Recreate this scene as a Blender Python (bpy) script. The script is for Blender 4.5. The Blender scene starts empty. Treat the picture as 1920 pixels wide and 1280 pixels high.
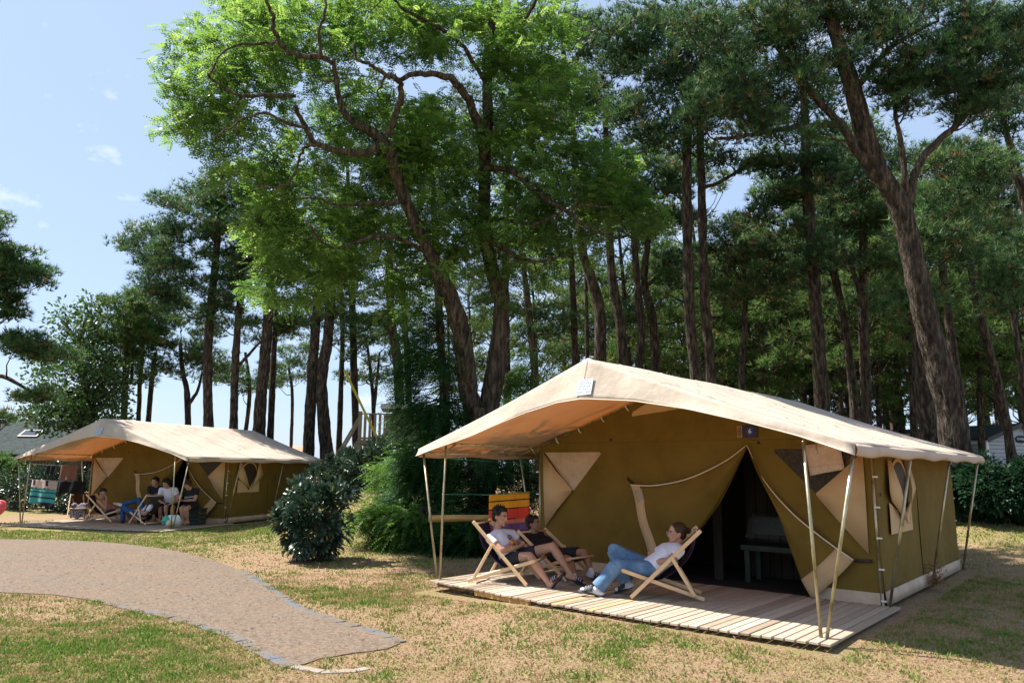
import bpy, math, random
import numpy as np
from mathutils import Matrix, Vector
R = math.radians
rng = np.random.default_rng(7)
random.seed(7)
sc = bpy.context.scene
COL = sc.collection

# ------------------------------------------------------------------ camera
F_PX, PITCH, ROLL, CAM_H = 1374.46, 0.17, 0.0097, 1.6
CAM = np.array([0, 0, CAM_H])
_c, _s = math.cos(PITCH), math.sin(PITCH)
_cr, _sr = math.cos(ROLL), math.sin(ROLL)
FW = np.array([0, _c, _s])
_R0 = np.array([1.0, 0, 0]); _U0 = np.array([0, -_s, _c])
RT = _R0 * _cr + _U0 * _sr
UP = _U0 * _cr - _R0 * _sr
cam_d = bpy.data.cameras.new('camera'); cam = bpy.data.objects.new('camera', cam_d); COL.objects.link(cam)
cam_d.sensor_width = 36; cam_d.lens = 36 * F_PX / 1920
cam_d.clip_start = .1; cam_d.clip_end = 3000
m = Matrix.Identity(4)
for i in range(3):
    m[i][0] = RT[i]; m[i][1] = UP[i]; m[i][2] = -FW[i]; m[i][3] = CAM[i]
cam.matrix_world = m
sc.camera = cam
sc.render.resolution_x = 1024; sc.render.resolution_y = 682

# ------------------------------------------------------------------ sun, sky, exposure
SUN_EL, SUN_AZ = R(56), R(165)          # azimuth counter-clockwise from +X, towards the sun
sun_dir = Vector((math.cos(SUN_EL) * math.cos(SUN_AZ), math.cos(SUN_EL) * math.sin(SUN_AZ), math.sin(SUN_EL)))
sd = bpy.data.lights.new('sun', 'SUN'); sd.energy = 5.0; sd.angle = R(.55); sd.color = (1, .94, .84)
so = bpy.data.objects.new('sun', sd); COL.objects.link(so)
so.rotation_euler = sun_dir.to_track_quat('Z', 'Y').to_euler()
w = bpy.data.worlds.new('World'); sc.world = w; w.use_nodes = True
nt = w.node_tree; nt.nodes.clear()
out = nt.nodes.new('ShaderNodeOutputWorld'); bg = nt.nodes.new('ShaderNodeBackground')
sky = nt.nodes.new('ShaderNodeTexSky'); sky.sky_type = 'NISHITA'; sky.sun_disc = False
sky.sun_elevation = SUN_EL; sky.sun_rotation = R(90) - SUN_AZ
sky.air_density = 1.0; sky.dust_density = .7; sky.ozone_density = 1.9
tc = nt.nodes.new('ShaderNodeTexCoord'); mp = nt.nodes.new('ShaderNodeMapping'); mp.inputs['Scale'].default_value = (1, 1, 1.7)
nz = nt.nodes.new('ShaderNodeTexNoise'); nz.inputs['Scale'].default_value = 11.; nz.inputs['Detail'].default_value = 8; nz.inputs['Roughness'].default_value = .6
rp = nt.nodes.new('ShaderNodeValToRGB'); rp.color_ramp.elements[0].color = (0, 0, 0, 1); rp.color_ramp.elements[0].position = .575; rp.color_ramp.elements[1].position = .80
mxc = nt.nodes.new('ShaderNodeMixRGB'); mxc.inputs['Color2'].default_value = (8.2, 8.7, 9.6, 1)
L = nt.links.new
L(tc.outputs['Generated'], mp.inputs['Vector']); L(mp.outputs['Vector'], nz.inputs['Vector']); L(nz.outputs['Fac'], rp.inputs['Fac'])
L(rp.outputs['Color'], mxc.inputs['Fac']); mxb = nt.nodes.new('ShaderNodeMixRGB'); mxb.inputs['Fac'].default_value = .55; mxb.inputs['Color2'].default_value = (5.4, 6.9, 9.4, 1); L(sky.outputs['Color'], mxb.inputs['Color1']); L(mxb.outputs['Color'], mxc.inputs['Color1']); L(mxc.outputs['Color'], bg.inputs['Color'])
bg.inputs['Strength'].default_value = .060
L(bg.outputs['Background'], out.inputs['Surface'])
sc.view_settings.view_transform = 'Standard'; sc.view_settings.look = 'None'
sc.view_settings.exposure = 1.22; sc.view_settings.gamma = 1

# ------------------------------------------------------------------ terrain height and un-projection
def sm(a, b, x):
    t = np.clip((np.asarray(x, float) - a) / (b - a), 0, 1); return t * t * (3 - 2 * t)
def hgt(x, y):
    x = np.asarray(x, float); y = np.asarray(y, float)
    z = .075 * sm(-.9, .6, x) * sm(5, 7.5, y)
    z = z - .06 * sm(-5, -7, x) * sm(13, 17, y) * (1 - sm(27, 31, y))
    z = z + 1.0 * sm(13.5, 22, y) * sm(-6.8, -3.6, x)
    z = z + .55 * sm(9.5, 16, y) * sm(5.4, 9.5, x)
    z = z - 1.2 * sm(17, 25, y) * sm(6, 10, x)
    z = z + .55 * sm(30, 44, y) + .5 * sm(22, 40, y) * sm(-14, -20, x)
    return z
def ray(px, py):
    return FW + RT * ((px - 960) / F_PX) - UP * ((py - 640) / F_PX)
def at(px, py, depth):
    return CAM + ray(px, py) * depth
def ground(px, py, dz=0.):
    D = ray(px, py); t = 5.
    for _ in range(4000):
        p = CAM + D * t
        if p[2] <= float(hgt(p[0], p[1])) + dz: break
        t += .02
    return p
def onplane(px, py, o, ang, off=0.):
    n = np.array([-math.sin(ang), math.cos(ang)]); o = np.asarray(o[:2]) + n * off
    D = ray(px, py); t = (n @ (o - CAM[:2])) / (n @ D[:2]); return CAM + D * t

# ------------------------------------------------------------------ mesh helpers
def nrm(v):
    v = np.asarray(v, float); return v / np.maximum(np.linalg.norm(v, axis=-1, keepdims=True), 1e-9)
class M:
    def __init__(s): s.V = []; s.F = []; s.T = []; s.n = 0
    def add(s, V, F, tint=.5):
        V = np.asarray(V, float).reshape(-1, 3); F = np.asarray(F, int)
        s.V.append(V); s.F.append(F + s.n); s.n += len(V)
        s.T.append(np.full(len(V), tint) if np.isscalar(tint) else np.asarray(tint, float).ravel()); return s
    def build(s, name, mat=None, parent=None, smooth=True, xf=None):
        V = np.concatenate(s.V) if s.V else np.zeros((0, 3))
        q = parent
        while q is not None:
            if q.get('_w'): V = V - np.array(q.location)
            q = q.parent
        me = bpy.data.meshes.new(name)
        me.vertices.add(len(V)); me.vertices.foreach_set('co', V.ravel())
        cnt = np.concatenate([np.full(len(f), f.shape[1]) for f in s.F]); idx = np.concatenate([f.ravel() for f in s.F])
        me.loops.add(len(idx)); me.loops.foreach_set('vertex_index', idx)
        me.polygons.add(len(cnt)); st = np.concatenate([[0], np.cumsum(cnt)[:-1]])
        me.polygons.foreach_set('loop_start', st); me.polygons.foreach_set('loop_total', cnt)
        me.polygons.foreach_set('use_smooth', np.full(len(cnt), smooth))
        at_ = me.attributes.new('tint', 'FLOAT', 'POINT'); at_.data.foreach_set('value', np.concatenate(s.T))
        me.update(calc_edges=True); me.validate()
        if mat: me.materials.append(mat)
        o = bpy.data.objects.new(name, me); COL.objects.link(o)
        if parent is not None: o.parent = parent
        return o
    def tube(s, pts, r, n=8, tint=.5, cap=True, side=None, r2=None):
        P = np.asarray(pts, float); k = len(P); r = np.full(k, r) if np.isscalar(r) else np.asarray(r, float)
        rb = r if r2 is None else (np.full(k, r2) if np.isscalar(r2) else np.asarray(r2, float))
        T = nrm(np.gradient(P, axis=0)) if k > 2 else nrm(np.repeat((P[1:] - P[:1]), 2, 0))
        ref = np.array(side, float) if side is not None else (np.array([0, 0, 1.]) if abs(T[0][2]) < .9 else np.array([1., 0, 0]))
        A = []
        for t in T:
            a = ref - t * (ref @ t)
            if np.linalg.norm(a) < 1e-3: a = np.cross(t, [.3, .5, .8])
            a = nrm(a); A.append(a)
            if side is None: ref = a
        A = np.array(A); B = np.cross(T, A)
        th = np.arange(n) * 2 * math.pi / n
        V = P[:, None] + A[:, None] * (np.cos(th)[None, :, None] * r[:, None, None]) + B[:, None] * (np.sin(th)[None, :, None] * rb[:, None, None])
        V = V.reshape(-1, 3); i = np.arange(k - 1)[:, None] * n; j = np.arange(n)[None]; j2 = (j + 1) % n
        Fq = np.stack([i + j, i + j2, i + n + j2, i + n + j], -1).reshape(-1, 4)
        s.add(V, Fq, tint)
        if cap and n > 2:
            b = s.n - len(V)
            s.F.append(np.array([[b + q for q in range(n)][::-1]])); s.F.append(np.array([[b + (k - 1) * n + q for q in range(n)]]))
        return s
    def ball(s, c, r, axes=None, n=12, mrings=8, tint=.5):
        r = np.full(3, r) if np.isscalar(r) else np.asarray(r, float)
        ax = np.eye(3) if axes is None else np.asarray(axes, float)
        ph = np.linspace(0, math.pi, mrings + 1)[1:-1]; th = np.arange(n) * 2 * math.pi / n
        X = np.sin(ph)[:, None] * np.cos(th); Y = np.sin(ph)[:, None] * np.sin(th); Z = np.cos(ph)[:, None] * np.ones(n)
        L_ = np.concatenate([[[0, 0, 1]], np.stack([X, Y, Z], -1).reshape(-1, 3), [[0, 0, -1]]]) * r
        V = np.asarray(c) + L_ @ ax
        b = s.n; k = mrings - 1; i = np.arange(k - 1)[:, None] * n + 1; j = np.arange(n)[None]; j2 = (j + 1) % n
        s.add(V, np.stack([i + j, i + n + j, i + n + j2, i + j2], -1).reshape(-1, 4), tint)
        s.F.append(b + np.array([[0, 1 + q, 1 + (q + 1) % n] for q in range(n)]))
        e = 1 + (k - 1) * n; la = len(V) - 1
        s.F.append(b + np.array([[la, e + (q + 1) % n, e + q] for q in range(n)])); return s
    def box(s, c, size, ax=None, tint=.5):
        h = np.asarray(size, float) / 2; ax = np.eye(3) if ax is None else np.asarray(ax, float)
        C = np.array([[x, y, z] for x in (-1, 1) for y in (-1, 1) for z in (-1, 1)]) * h
        return s.add(np.asarray(c) + C @ ax, [[0, 1, 3, 2], [4, 6, 7, 5], [0, 4, 5, 1], [2, 3, 7, 6], [0, 2, 6, 4], [1, 5, 7, 3]], tint)
    def bar(s, a, b, wd, th, up=(0, 0, 1), tint=.5):
        a = np.asarray(a, float); b = np.asarray(b, float); x = nrm(b - a); u = np.asarray(up, float)
        y = np.cross(u, x)
        if np.linalg.norm(y) < 1e-3: y = np.cross([1., .1, 0], x)
        y = nrm(y); z = np.cross(x, y)
        return s.box((a + b) / 2, (np.linalg.norm(b - a), wd, th), np.array([x, y, z]), tint)
    def grid(s, G, tint=.5, thick=0):
        G = np.asarray(G, float); a, b = G.shape[:2]
        i = np.arange(a - 1)[:, None] * b; j = np.arange(b - 1)[None]
        F_ = np.stack([i + j, i + j + 1, i + b + j + 1, i + b + j], -1).reshape(-1, 4)
        return s.add(G.reshape(-1, 3), F_, tint)
    def poly(s, P, tint=.5):
        return s.add(P, [list(range(len(P)))], tint)

def empty(name, loc, label, cat, group=None, rz=0.):
    o = bpy.data.objects.new(name, None); COL.objects.link(o); o.location = [float(v) for v in loc]; o.rotation_euler = (0, 0, rz)
    o.empty_display_size = .1
    o['label'] = label; o['category'] = cat
    if group: o['group'] = group
    return o
def tag(o, label=None, cat=None, group=None, kind=None):
    if label: o['label'] = label
    if cat: o['category'] = cat
    if group: o['group'] = group
    if kind: o['kind'] = kind
    return o
def wempty(name, loc, label, cat, group=None):
    """an Empty at the thing's base whose parts are modelled in world coordinates"""
    o = empty(name, loc, label, cat, group); o['_w'] = 1; return o
def copy_tree(o, parent=None):
    c = o.copy(); COL.objects.link(c)
    if parent: c.parent = parent
    for ch in list(o.children): copy_tree(ch, c)
    return c
def solid(o, t, off=0.):
    md = o.modifiers.new('s', 'SOLIDIFY'); md.thickness = t; md.offset = off; return o
def bevel(o, wd, seg=2):
    md = o.modifiers.new('b', 'BEVEL'); md.width = wd; md.segments = seg; md.limit_method = 'ANGLE'; return o

def vnoise(x, y, s=1., seed=0):
    x = np.asarray(x, float) / s; y = np.asarray(y, float) / s
    xi = np.floor(x).astype(int); yi = np.floor(y).astype(int); fx = x - xi; fy = y - yi
    fx = fx * fx * (3 - 2 * fx); fy = fy * fy * (3 - 2 * fy)
    def hsh(a, b):
        v = np.sin(a * 127.1 + b * 311.7 + seed * 74.7) * 43758.5453; return v - np.floor(v)
    return (hsh(xi, yi) * (1 - fx) + hsh(xi + 1, yi) * fx) * (1 - fy) + (hsh(xi, yi + 1) * (1 - fx) + hsh(xi + 1, yi + 1) * fx) * fy
def fbm(x, y, s=1., seed=0):
    return (vnoise(x, y, s, seed) * .5 + vnoise(x, y, s / 2.1, seed + 3) * .3 + vnoise(x, y, s / 4.7, seed + 8) * .2)

# ------------------------------------------------------------------ materials
def mat(name, col=(.5, .5, .5), rough=.7, metal=0., spec=.4):
    mt = bpy.data.materials.new(name); mt.use_nodes = True
    b = mt.node_tree.nodes['Principled BSDF']
    b.inputs['Base Color'].default_value = (*col, 1); b.inputs['Roughness'].default_value = rough
    b.inputs['Metallic'].default_value = metal; b.inputs['Specular IOR Level'].default_value = spec
    return mt
def node(mt, t, **kw):
    n = mt.node_tree.nodes.new(t)
    for k, v in kw.items():
        if k in n.inputs: n.inputs[k].default_value = v
        else: setattr(n, k, v)
    return n
def ramp(mt, stops):
    n = mt.node_tree.nodes.new('ShaderNodeValToRGB'); e = n.color_ramp.elements
    while len(e) < len(stops): e.new(.5)
    for q, (p, c) in zip(e, stops): q.position = p; q.color = (*c, 1) if len(c) == 3 else c
    return n
def noisy(name, stops, scale=5., rough=.8, bump=.2, detail=6, stretch=(1, 1, 1), bscale=None, metal=0., spec=.3, dist=.02, coord='Object'):
    mt = mat(name, rough=rough, metal=metal, spec=spec); l = mt.node_tree.links.new; b = mt.node_tree.nodes['Principled BSDF']
    tc = node(mt, 'ShaderNodeTexCoord'); mpp = node(mt, 'ShaderNodeMapping'); mpp.inputs['Scale'].default_value = stretch
    l(tc.outputs[coord], mpp.inputs['Vector'])
    n = node(mt, 'ShaderNodeTexNoise', Scale=scale, Detail=detail, Roughness=.62); l(mpp.outputs['Vector'], n.inputs['Vector'])
    r = ramp(mt, stops); l(n.outputs['Fac'], r.inputs['Fac']); l(r.outputs['Color'], b.inputs['Base Color'])
    if bump:
        n2 = node(mt, 'ShaderNodeTexNoise', Scale=bscale or scale * 3, Detail=5); l(mpp.outputs['Vector'], n2.inputs['Vector'])
        bp = node(mt, 'ShaderNodeBump', Strength=bump, Distance=dist); l(n2.outputs['Fac'], bp.inputs['Height']); l(bp.outputs['Normal'], b.inputs['Normal'])
    return mt
def foliage(name, stops, trans=.35, rough=.5, spec=.3, tcol=None):
    mt = mat(name, rough=rough, spec=spec); N = mt.node_tree; l = N.links.new; b = N.nodes['Principled BSDF']
    a = node(mt, 'ShaderNodeAttribute', attribute_name='tint'); r = ramp(mt, stops); l(a.outputs['Fac'], r.inputs['Fac']); l(r.outputs['Color'], b.inputs['Base Color'])
    t = node(mt, 'ShaderNodeBsdfTranslucent')
    hs = node(mt, 'ShaderNodeHueSaturation'); hs.inputs['Value'].default_value = 1.7 if tcol is None else tcol; hs.inputs['Hue'].default_value = .485
    l(r.outputs['Color'], hs.inputs['Color']); l(hs.outputs['Color'], t.inputs['Color'])
    mx = node(mt, 'ShaderNodeMixShader'); mx.inputs[0].default_value = trans
    l(b.outputs[0], mx.inputs[1]); l(t.outputs[0], mx.inputs[2]); l(mx.outputs[0], N.nodes['Material Output'].inputs['Surface'])
    return mt
def fabric(name, stops, trans, tcolor, scale=2.5, rough=.85, weave=900, bump=.25):
    mt = noisy(name, stops, scale, rough, bump, bscale=2.2, dist=.05); N = mt.node_tree; l = N.links.new; b = N.nodes['Principled BSDF']
    if trans:
        t = node(mt, 'ShaderNodeBsdfTranslucent'); t.inputs['Color'].default_value = (*tcolor, 1)
        mx = node(mt, 'ShaderNodeMixShader'); mx.inputs[0].default_value = trans
        l(b.outputs[0], mx.inputs[1]); l(t.outputs[0], mx.inputs[2]); l(mx.outputs[0], N.nodes['Material Output'].inputs['Surface'])
    return mt
def tinted(name, stops, rough=.7, spec=.3, bump=0., bs=40, bdist=.005, stretch=(1, 1, 1)):
    mt = mat(name, rough=rough, spec=spec); l = mt.node_tree.links.new; b = mt.node_tree.nodes['Principled BSDF']
    a = node(mt, 'ShaderNodeAttribute', attribute_name='tint'); tc = node(mt, 'ShaderNodeTexCoord'); mpp = node(mt, 'ShaderNodeMapping'); mpp.inputs['Scale'].default_value = stretch
    l(tc.outputs['Object'], mpp.inputs['Vector'])
    n = node(mt, 'ShaderNodeTexNoise', Scale=bs, Detail=5); l(mpp.outputs['Vector'], n.inputs['Vector'])
    ma = node(mt, 'ShaderNodeMath', operation='MULTIPLY_ADD'); ma.inputs[1].default_value = .5; l(n.outputs['Fac'], ma.inputs[0])
    su = node(mt, 'ShaderNodeMath', operation='SUBTRACT'); su.inputs[1].default_value = .25; l(a.outputs['Fac'], su.inputs[0]); l(su.outputs[0], ma.inputs[2])
    r = ramp(mt, stops); l(ma.outputs[0], r.inputs['Fac']); l(r.outputs['Color'], b.inputs['Base Color'])
    if bump:
        bp = node(mt, 'ShaderNodeBump', Strength=bump, Distance=bdist); l(n.outputs['Fac'], bp.inputs['Height']); l(bp.outputs['Normal'], b.inputs['Normal'])
    return mt

MT = {}
MT['bark'] = noisy('pine_bark', [(.36, (.010, .008, .006)), (.5, (.045, .034, .026)), (.66, (.13, .098, .072))], 15, .95, 1., 8, (1, 1, .2), 17, dist=.09)
MT['bark2'] = noisy('locust_bark', [(.36, (.012, .009, .006)), (.5, (.055, .040, .026)), (.68, (.14, .105, .068))], 17, .95, 1., 8, (1, 1, .16), 18, dist=.09)
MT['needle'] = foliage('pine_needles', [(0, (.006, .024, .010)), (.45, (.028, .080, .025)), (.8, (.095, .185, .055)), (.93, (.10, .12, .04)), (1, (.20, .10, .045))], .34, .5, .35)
MT['needle_far'] = foliage('far_pine_needles', [(0, (.018, .05, .014)), (.5, (.06, .125, .032)), (.85, (.16, .23, .065)), (1, (.17, .12, .05))], .4, .6, .2)
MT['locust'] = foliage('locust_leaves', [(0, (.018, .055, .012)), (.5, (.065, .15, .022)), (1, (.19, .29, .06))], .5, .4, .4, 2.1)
MT['fern'] = foliage('feathery_leaves', [(0, (.008, .035, .012)), (.4, (.02, .08, .018)), (1, (.12, .24, .03))], .4, .5, .3)
MT['laurel'] = foliage('glossy_leaves', [(0, (.010, .030, .018)), (.6, (.028, .066, .038)), (.94, (.07, .12, .06)), (1, (.3, .22, .05))], .06, .30, .8)
MT['broad'] = foliage('broad_leaves', [(0, (.02, .055, .015)), (.6, (.05, .11, .03)), (1, (.10, .18, .05))], .35, .4, .4)
MT['hedge'] = foliage('hedge_leaves', [(0, (.01, .035, .018)), (.6, (.025, .07, .03)), (1, (.05, .12, .04))], .2, .45, .4)
MT['grass'] = foliage('grass_blades', [(0, (.40, .29, .16)), (.42, (.33, .27, .12)), (.66, (.20, .23, .06)), (1, (.12, .21, .035))], .3, .7, .2, 1.2)
MT['roof'] = fabric('roof_canvas', [(.2, (.44, .375, .31)), (.5, (.57, .495, .415)), (.8, (.61, .53, .445))], .24, (.95, .50, .17))
MT['gable'] = fabric('gable_canvas', [(.2, (.40, .345, .285)), (.5, (.52, .45, .375)), (.8, (.56, .49, .41))], .2, (.95, .62, .32), bump=.9)
MT['olive'] = fabric('olive_canvas', [(.2, (.115, .075, .012)), (.5, (.165, .108, .018)), (.8, (.185, .124, .022))], 0, None, bump=.8)
MT['beige'] = fabric('beige_canvas', [(.2, (.47, .32, .17)), (.5, (.56, .39, .215)), (.8, (.60, .42, .24))], 0, None)
MT['light_block'] = mat('light_block_black', (.014, .011, .007), .9)
MT['mesh'] = noisy('mesh_band', [(.4, (.36, .31, .25)), (.6, (.46, .40, .33))], 200, .9, 0)
MT['pane'] = noisy('window_net', [(.35, (.018, .014, .01)), (.65, (.06, .045, .03))], 25, .6, .1)
MT['skirt'] = noisy('skirt_canvas', [(.3, (.42, .32, .23)), (.7, (.62, .48, .36))], 5, .8, .2)
MT['piping'] = mat('white_piping', (.7, .6, .48), .6)
MT['steel'] = noisy('galvanised_steel', [(.35, (.19, .16, .09)), (.5, (.42, .38, .25)), (.7, (.56, .53, .43))], 12, .38, .15, stretch=(1, 1, .35), metal=.75)  # yellow cast paints the canvas reflection into the steel colour
MT['clip'] = mat('white_clip', (.75, .75, .72), .4)
MT['black'] = mat('black_plastic', (.012, .012, .013), .5)
MT['label'] = noisy('silver_label', [(.3, (.30, .34, .42)), (.7, (.40, .44, .53))], 30, .6, .2)
MT['ink'] = mat('dark_ink', (.03, .03, .05), .7)
MT['deck'] = tinted('deck_boards', [(0, (.12, .09, .065)), (.35, (.27, .215, .16)), (.65, (.43, .36, .285)), (.86, (.50, .42, .34)), (1, (.46, .31, .15))], .85, .2, .5, 9, .01, (1, 6, 1))
MT['joist'] = noisy('joist_wood', [(.3, (.16, .08, .04)), (.7, (.42, .26, .13))], 8, .85, .3, stretch=(1, 1, 4))
MT['beech'] = noisy('beech_wood', [(.3, (.60, .40, .22)), (.6, (.72, .51, .30)), (.8, (.76, .56, .34))], 7, .5, .08, stretch=(1, 1, 3), spec=.4)
MT['sling'] = noisy('purple_sling', [(.4, (.028, .014, .045)), (.6, (.045, .024, .07))], 60, .85, .15)
MT['sling_grey'] = noisy('grey_sling', [(.4, (.05, .04, .035)), (.6, (.075, .06, .05))], 60, .85, .15)
MT['sling_brown'] = noisy('brown_sling', [(.4, (.05, .018, .012)), (.6, (.075, .03, .018))], 60, .85, .15)
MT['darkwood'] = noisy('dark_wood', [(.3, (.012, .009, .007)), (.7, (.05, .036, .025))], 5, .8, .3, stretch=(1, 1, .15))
MT['greenwood'] = noisy('dark_green_paint', [(.3, (.012, .02, .015)), (.7, (.03, .045, .032))], 6, .45, .1)
MT['plastic'] = mat('clear_wrap', (.35, .4, .36), .18, 0, .8)
MT['shed'] = noisy('shed_planks', [(.3, (.10, .06, .02)), (.7, (.22, .14, .05))], 5, .8, .3, stretch=(4, 4, .3))
MT['felt'] = noisy('roof_felt', [(.3, (.018, .026, .028)), (.7, (.055, .07, .07))], 6, 1., .2)
MT['siding'] = noisy('grey_siding', [(.3, (.38, .42, .46)), (.7, (.45, .49, .53))], 3, .5, .05)
MT['white'] = mat('white_trim', (.75, .75, .78), .45)
MT['dark'] = mat('dark_trim', (.03, .035, .04), .5)
MT['glass'] = mat('dark_glass', (.03, .04, .05), .08, 0, .8)
MT['log'] = noisy('log_wood', [(.3, (.34, .18, .05)), (.7, (.62, .38, .13))], 6, .75, .3, stretch=(.3, 3, 3))
MT['greywood'] = noisy('weathered_wood', [(.3, (.14, .11, .08)), (.7, (.30, .24, .17))], 6, .8, .3, stretch=(1, 1, 4))
MT['yellow'] = mat('yellow_paint', (.42, .34, .03), .5)
MT['tiles'] = noisy('roof_tiles', [(.3, (.42, .2, .12)), (.7, (.6, .34, .22))], 5, .8, .2)
MT['render'] = mat('wall_render', (.6, .6, .6), .8)
MT['pink'] = mat('pink_plastic', (.75, .12, .14), .35)
MT['concrete'] = noisy('concrete', [(.28, (.082, .056, .040)), (.42, (.135, .10, .074)), (.55, (.18, .138, .104)), (.72, (.25, .20, .155))], 24, .95, .25, 12, bscale=90, dist=.005)
_pm = MT['concrete']; _N = _pm.node_tree; _b = _N.nodes['Principled BSDF']; _src = _b.inputs['Base Color'].links[0].from_socket
_t = node(_pm, 'ShaderNodeTexCoord'); _n1 = node(_pm, 'ShaderNodeTexNoise', Scale=1.3, Detail=8, Roughness=.7); _N.links.new(_t.outputs['Object'], _n1.inputs['Vector']); _n2 = node(_pm, 'ShaderNodeTexNoise', Scale=75, Detail=6, Roughness=.8); _N.links.new(_t.outputs['Object'], _n2.inputs['Vector'])
_r1 = ramp(_pm, [(.46, (0, 0, 0)), (.70, (1, 1, 1))]); _N.links.new(_n1.outputs['Fac'], _r1.inputs['Fac']); _r2 = ramp(_pm, [(.45, (.17, .095, .055)), (.6, (.30, .20, .14))]); _N.links.new(_n2.outputs['Fac'], _r2.inputs['Fac'])
_m1 = node(_pm, 'ShaderNodeMixRGB'); _mm = node(_pm, 'ShaderNodeMath', operation='MULTIPLY'); _mm.inputs[1].default_value = .45; _N.links.new(_r1.outputs['Color'], _mm.inputs[0]); _N.links.new(_mm.outputs[0], _m1.inputs['Fac']); _N.links.new(_src, _m1.inputs['Color1']); _N.links.new(_r2.outputs['Color'], _m1.inputs['Color2'])
_r3 = ramp(_pm, [(.40, (.6, .6, .6)), (.62, (1.15, 1.15, 1.15))]); _N.links.new(_n2.outputs['Fac'], _r3.inputs['Fac']); _m2 = node(_pm, 'ShaderNodeMixRGB', blend_type='MULTIPLY'); _m2.inputs['Fac'].default_value = 1; _N.links.new(_m1.outputs['Color'], _m2.inputs['Color1']); _N.links.new(_r3.outputs['Color'], _m2.inputs['Color2']); _N.links.new(_m2.outputs['Color'], _b.inputs['Base Color'])
MT['kerb'] = noisy('kerb_stones', [(.38, (.115, .092, .072)), (.50, (.145, .122, .10)), (.62, (.095, .115, .145)), (.76, (.12, .145, .175))], 3, .9, .5, 8, bscale=40, dist=.01)
MT['kerb_pale'] = noisy('pale_kerb', [(.3, (.19, .155, .125)), (.7, (.33, .28, .235))], 9, .9, .5, dist=.01)
# ground colours: green cover is a real property of the ground, written per vertex
gm = mat('dry_lawn', rough=.95, spec=.15); gl = gm.node_tree.links.new; gb = gm.node_tree.nodes['Principled BSDF']
ga = node(gm, 'ShaderNodeAttribute', attribute_name='tint'); gt = node(gm, 'ShaderNodeTexCoord')
n1 = node(gm, 'ShaderNodeTexNoise', Scale=1.1, Detail=9, Roughness=.7); n2 = node(gm, 'ShaderNodeTexNoise', Scale=34, Detail=10, Roughness=.9); n3 = node(gm, 'ShaderNodeTexNoise', Scale=7, Detail=8, Roughness=.75)
for q in (n1, n2, n3): gl(gt.outputs['Object'], q.inputs['Vector'])
r1 = ramp(gm, [(.36, (.055, .028, .018)), (.45, (.20, .115, .076)), (.53, (.34, .225, .15)), (.64, (.56, .42, .32))]); gl(n2.outputs['Fac'], r1.inputs['Fac'])
r2 = ramp(gm, [(.32, (.09, .085, .03)), (.5, (.19, .185, .06)), (.7, (.34, .29, .13))]); gl(n2.outputs['Fac'], r2.inputs['Fac'])
mad = node(gm, 'ShaderNodeMath', operation='MULTIPLY_ADD'); mad.inputs[1].default_value = 1.6; gl(n3.outputs['Fac'], mad.inputs[0])
sb = node(gm, 'ShaderNodeMath', operation='SUBTRACT'); sb.inputs[1].default_value = .92; gl(ga.outputs['Fac'], sb.inputs[0]); gl(sb.outputs[0], mad.inputs[2])
cl = node(gm, 'ShaderNodeMapRange'); cl.inputs[1].default_value = .15; cl.inputs[2].default_value = .75; gl(mad.outputs[0], cl.inputs[0])
gx = node(gm, 'ShaderNodeMixRGB'); gl(cl.outputs[0], gx.inputs['Fac']); gl(r1.outputs['Color'], gx.inputs['Color1']); gl(r2.outputs['Color'], gx.inputs['Color2'])
r3 = ramp(gm, [(.60, (0, 0, 0)), (.72, (.75, .75, .75))]); gl(n1.outputs['Fac'], r3.inputs['Fac'])
gx2 = node(gm, 'ShaderNodeMixRGB'); gx2.inputs['Color2'].default_value = (.24, .12, .065, 1); gl(r3.outputs['Color'], gx2.inputs['Fac']); gl(gx.outputs['Color'], gx2.inputs['Color1'])
gl(gx2.outputs['Color'], gb.inputs['Base Color'])
gbp = node(gm, 'ShaderNodeBump', Strength=.7, Distance=.03); gl(n2.outputs['Fac'], gbp.inputs['Height']); gl(gbp.outputs['Normal'], gb.inputs['Normal'])
MT['ground'] = gm

# ------------------------------------------------------------------ foliage generators (vectorised)
def rand_dir(n, zmin=-1.):
    z = rng.uniform(zmin, 1, n); t = rng.uniform(0, 2 * math.pi, n); r = np.sqrt(1 - z * z)
    return np.stack([r * np.cos(t), r * np.sin(t), z], -1)
def leaves(mb, pos, d, L_, W, tint, fold=.15, nv=None):
    n = len(pos); d = nrm(d); s_ = nrm(np.cross(d, rand_dir(n) if nv is None else nv)); u = np.cross(s_, d)
    L_ = np.asarray(L_).reshape(-1, 1) * np.ones((n, 1)); W = np.asarray(W).reshape(-1, 1) * np.ones((n, 1))
    mid = pos + d * L_ * .45 + u * L_ * fold * .5
    V = np.stack([pos, mid + s_ * W * .5, pos + d * L_, mid - s_ * W * .5], 1)
    mb.add(V, np.arange(n * 4).reshape(-1, 4), np.repeat(tint, 4))
def leaves6(mb, pos, d, L_, W, tint, nv):
    n = len(pos); d = nrm(d); s_ = nrm(np.cross(d, nv)); u = np.cross(s_, d); L_ = np.asarray(L_).reshape(-1, 1); W = np.asarray(W).reshape(-1, 1) * .5
    a = pos + d * L_ * .28 - u * L_ * .0; b = pos + d * L_ * .72 + u * L_ * .03
    V = np.stack([pos, a + s_ * W * .9 + u * W * .25, b + s_ * W * .85 + u * W * .25, pos + d * L_ - u * L_ * .08, b - s_ * W * .85 + u * W * .25, a - s_ * W * .9 + u * W * .25], 1)
    k = np.arange(n)[:, None] * 6; mb.add(V, np.concatenate([k + [0, 1, 2, 3], k + [0, 3, 4, 5]]), np.repeat(tint, 6))
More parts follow.
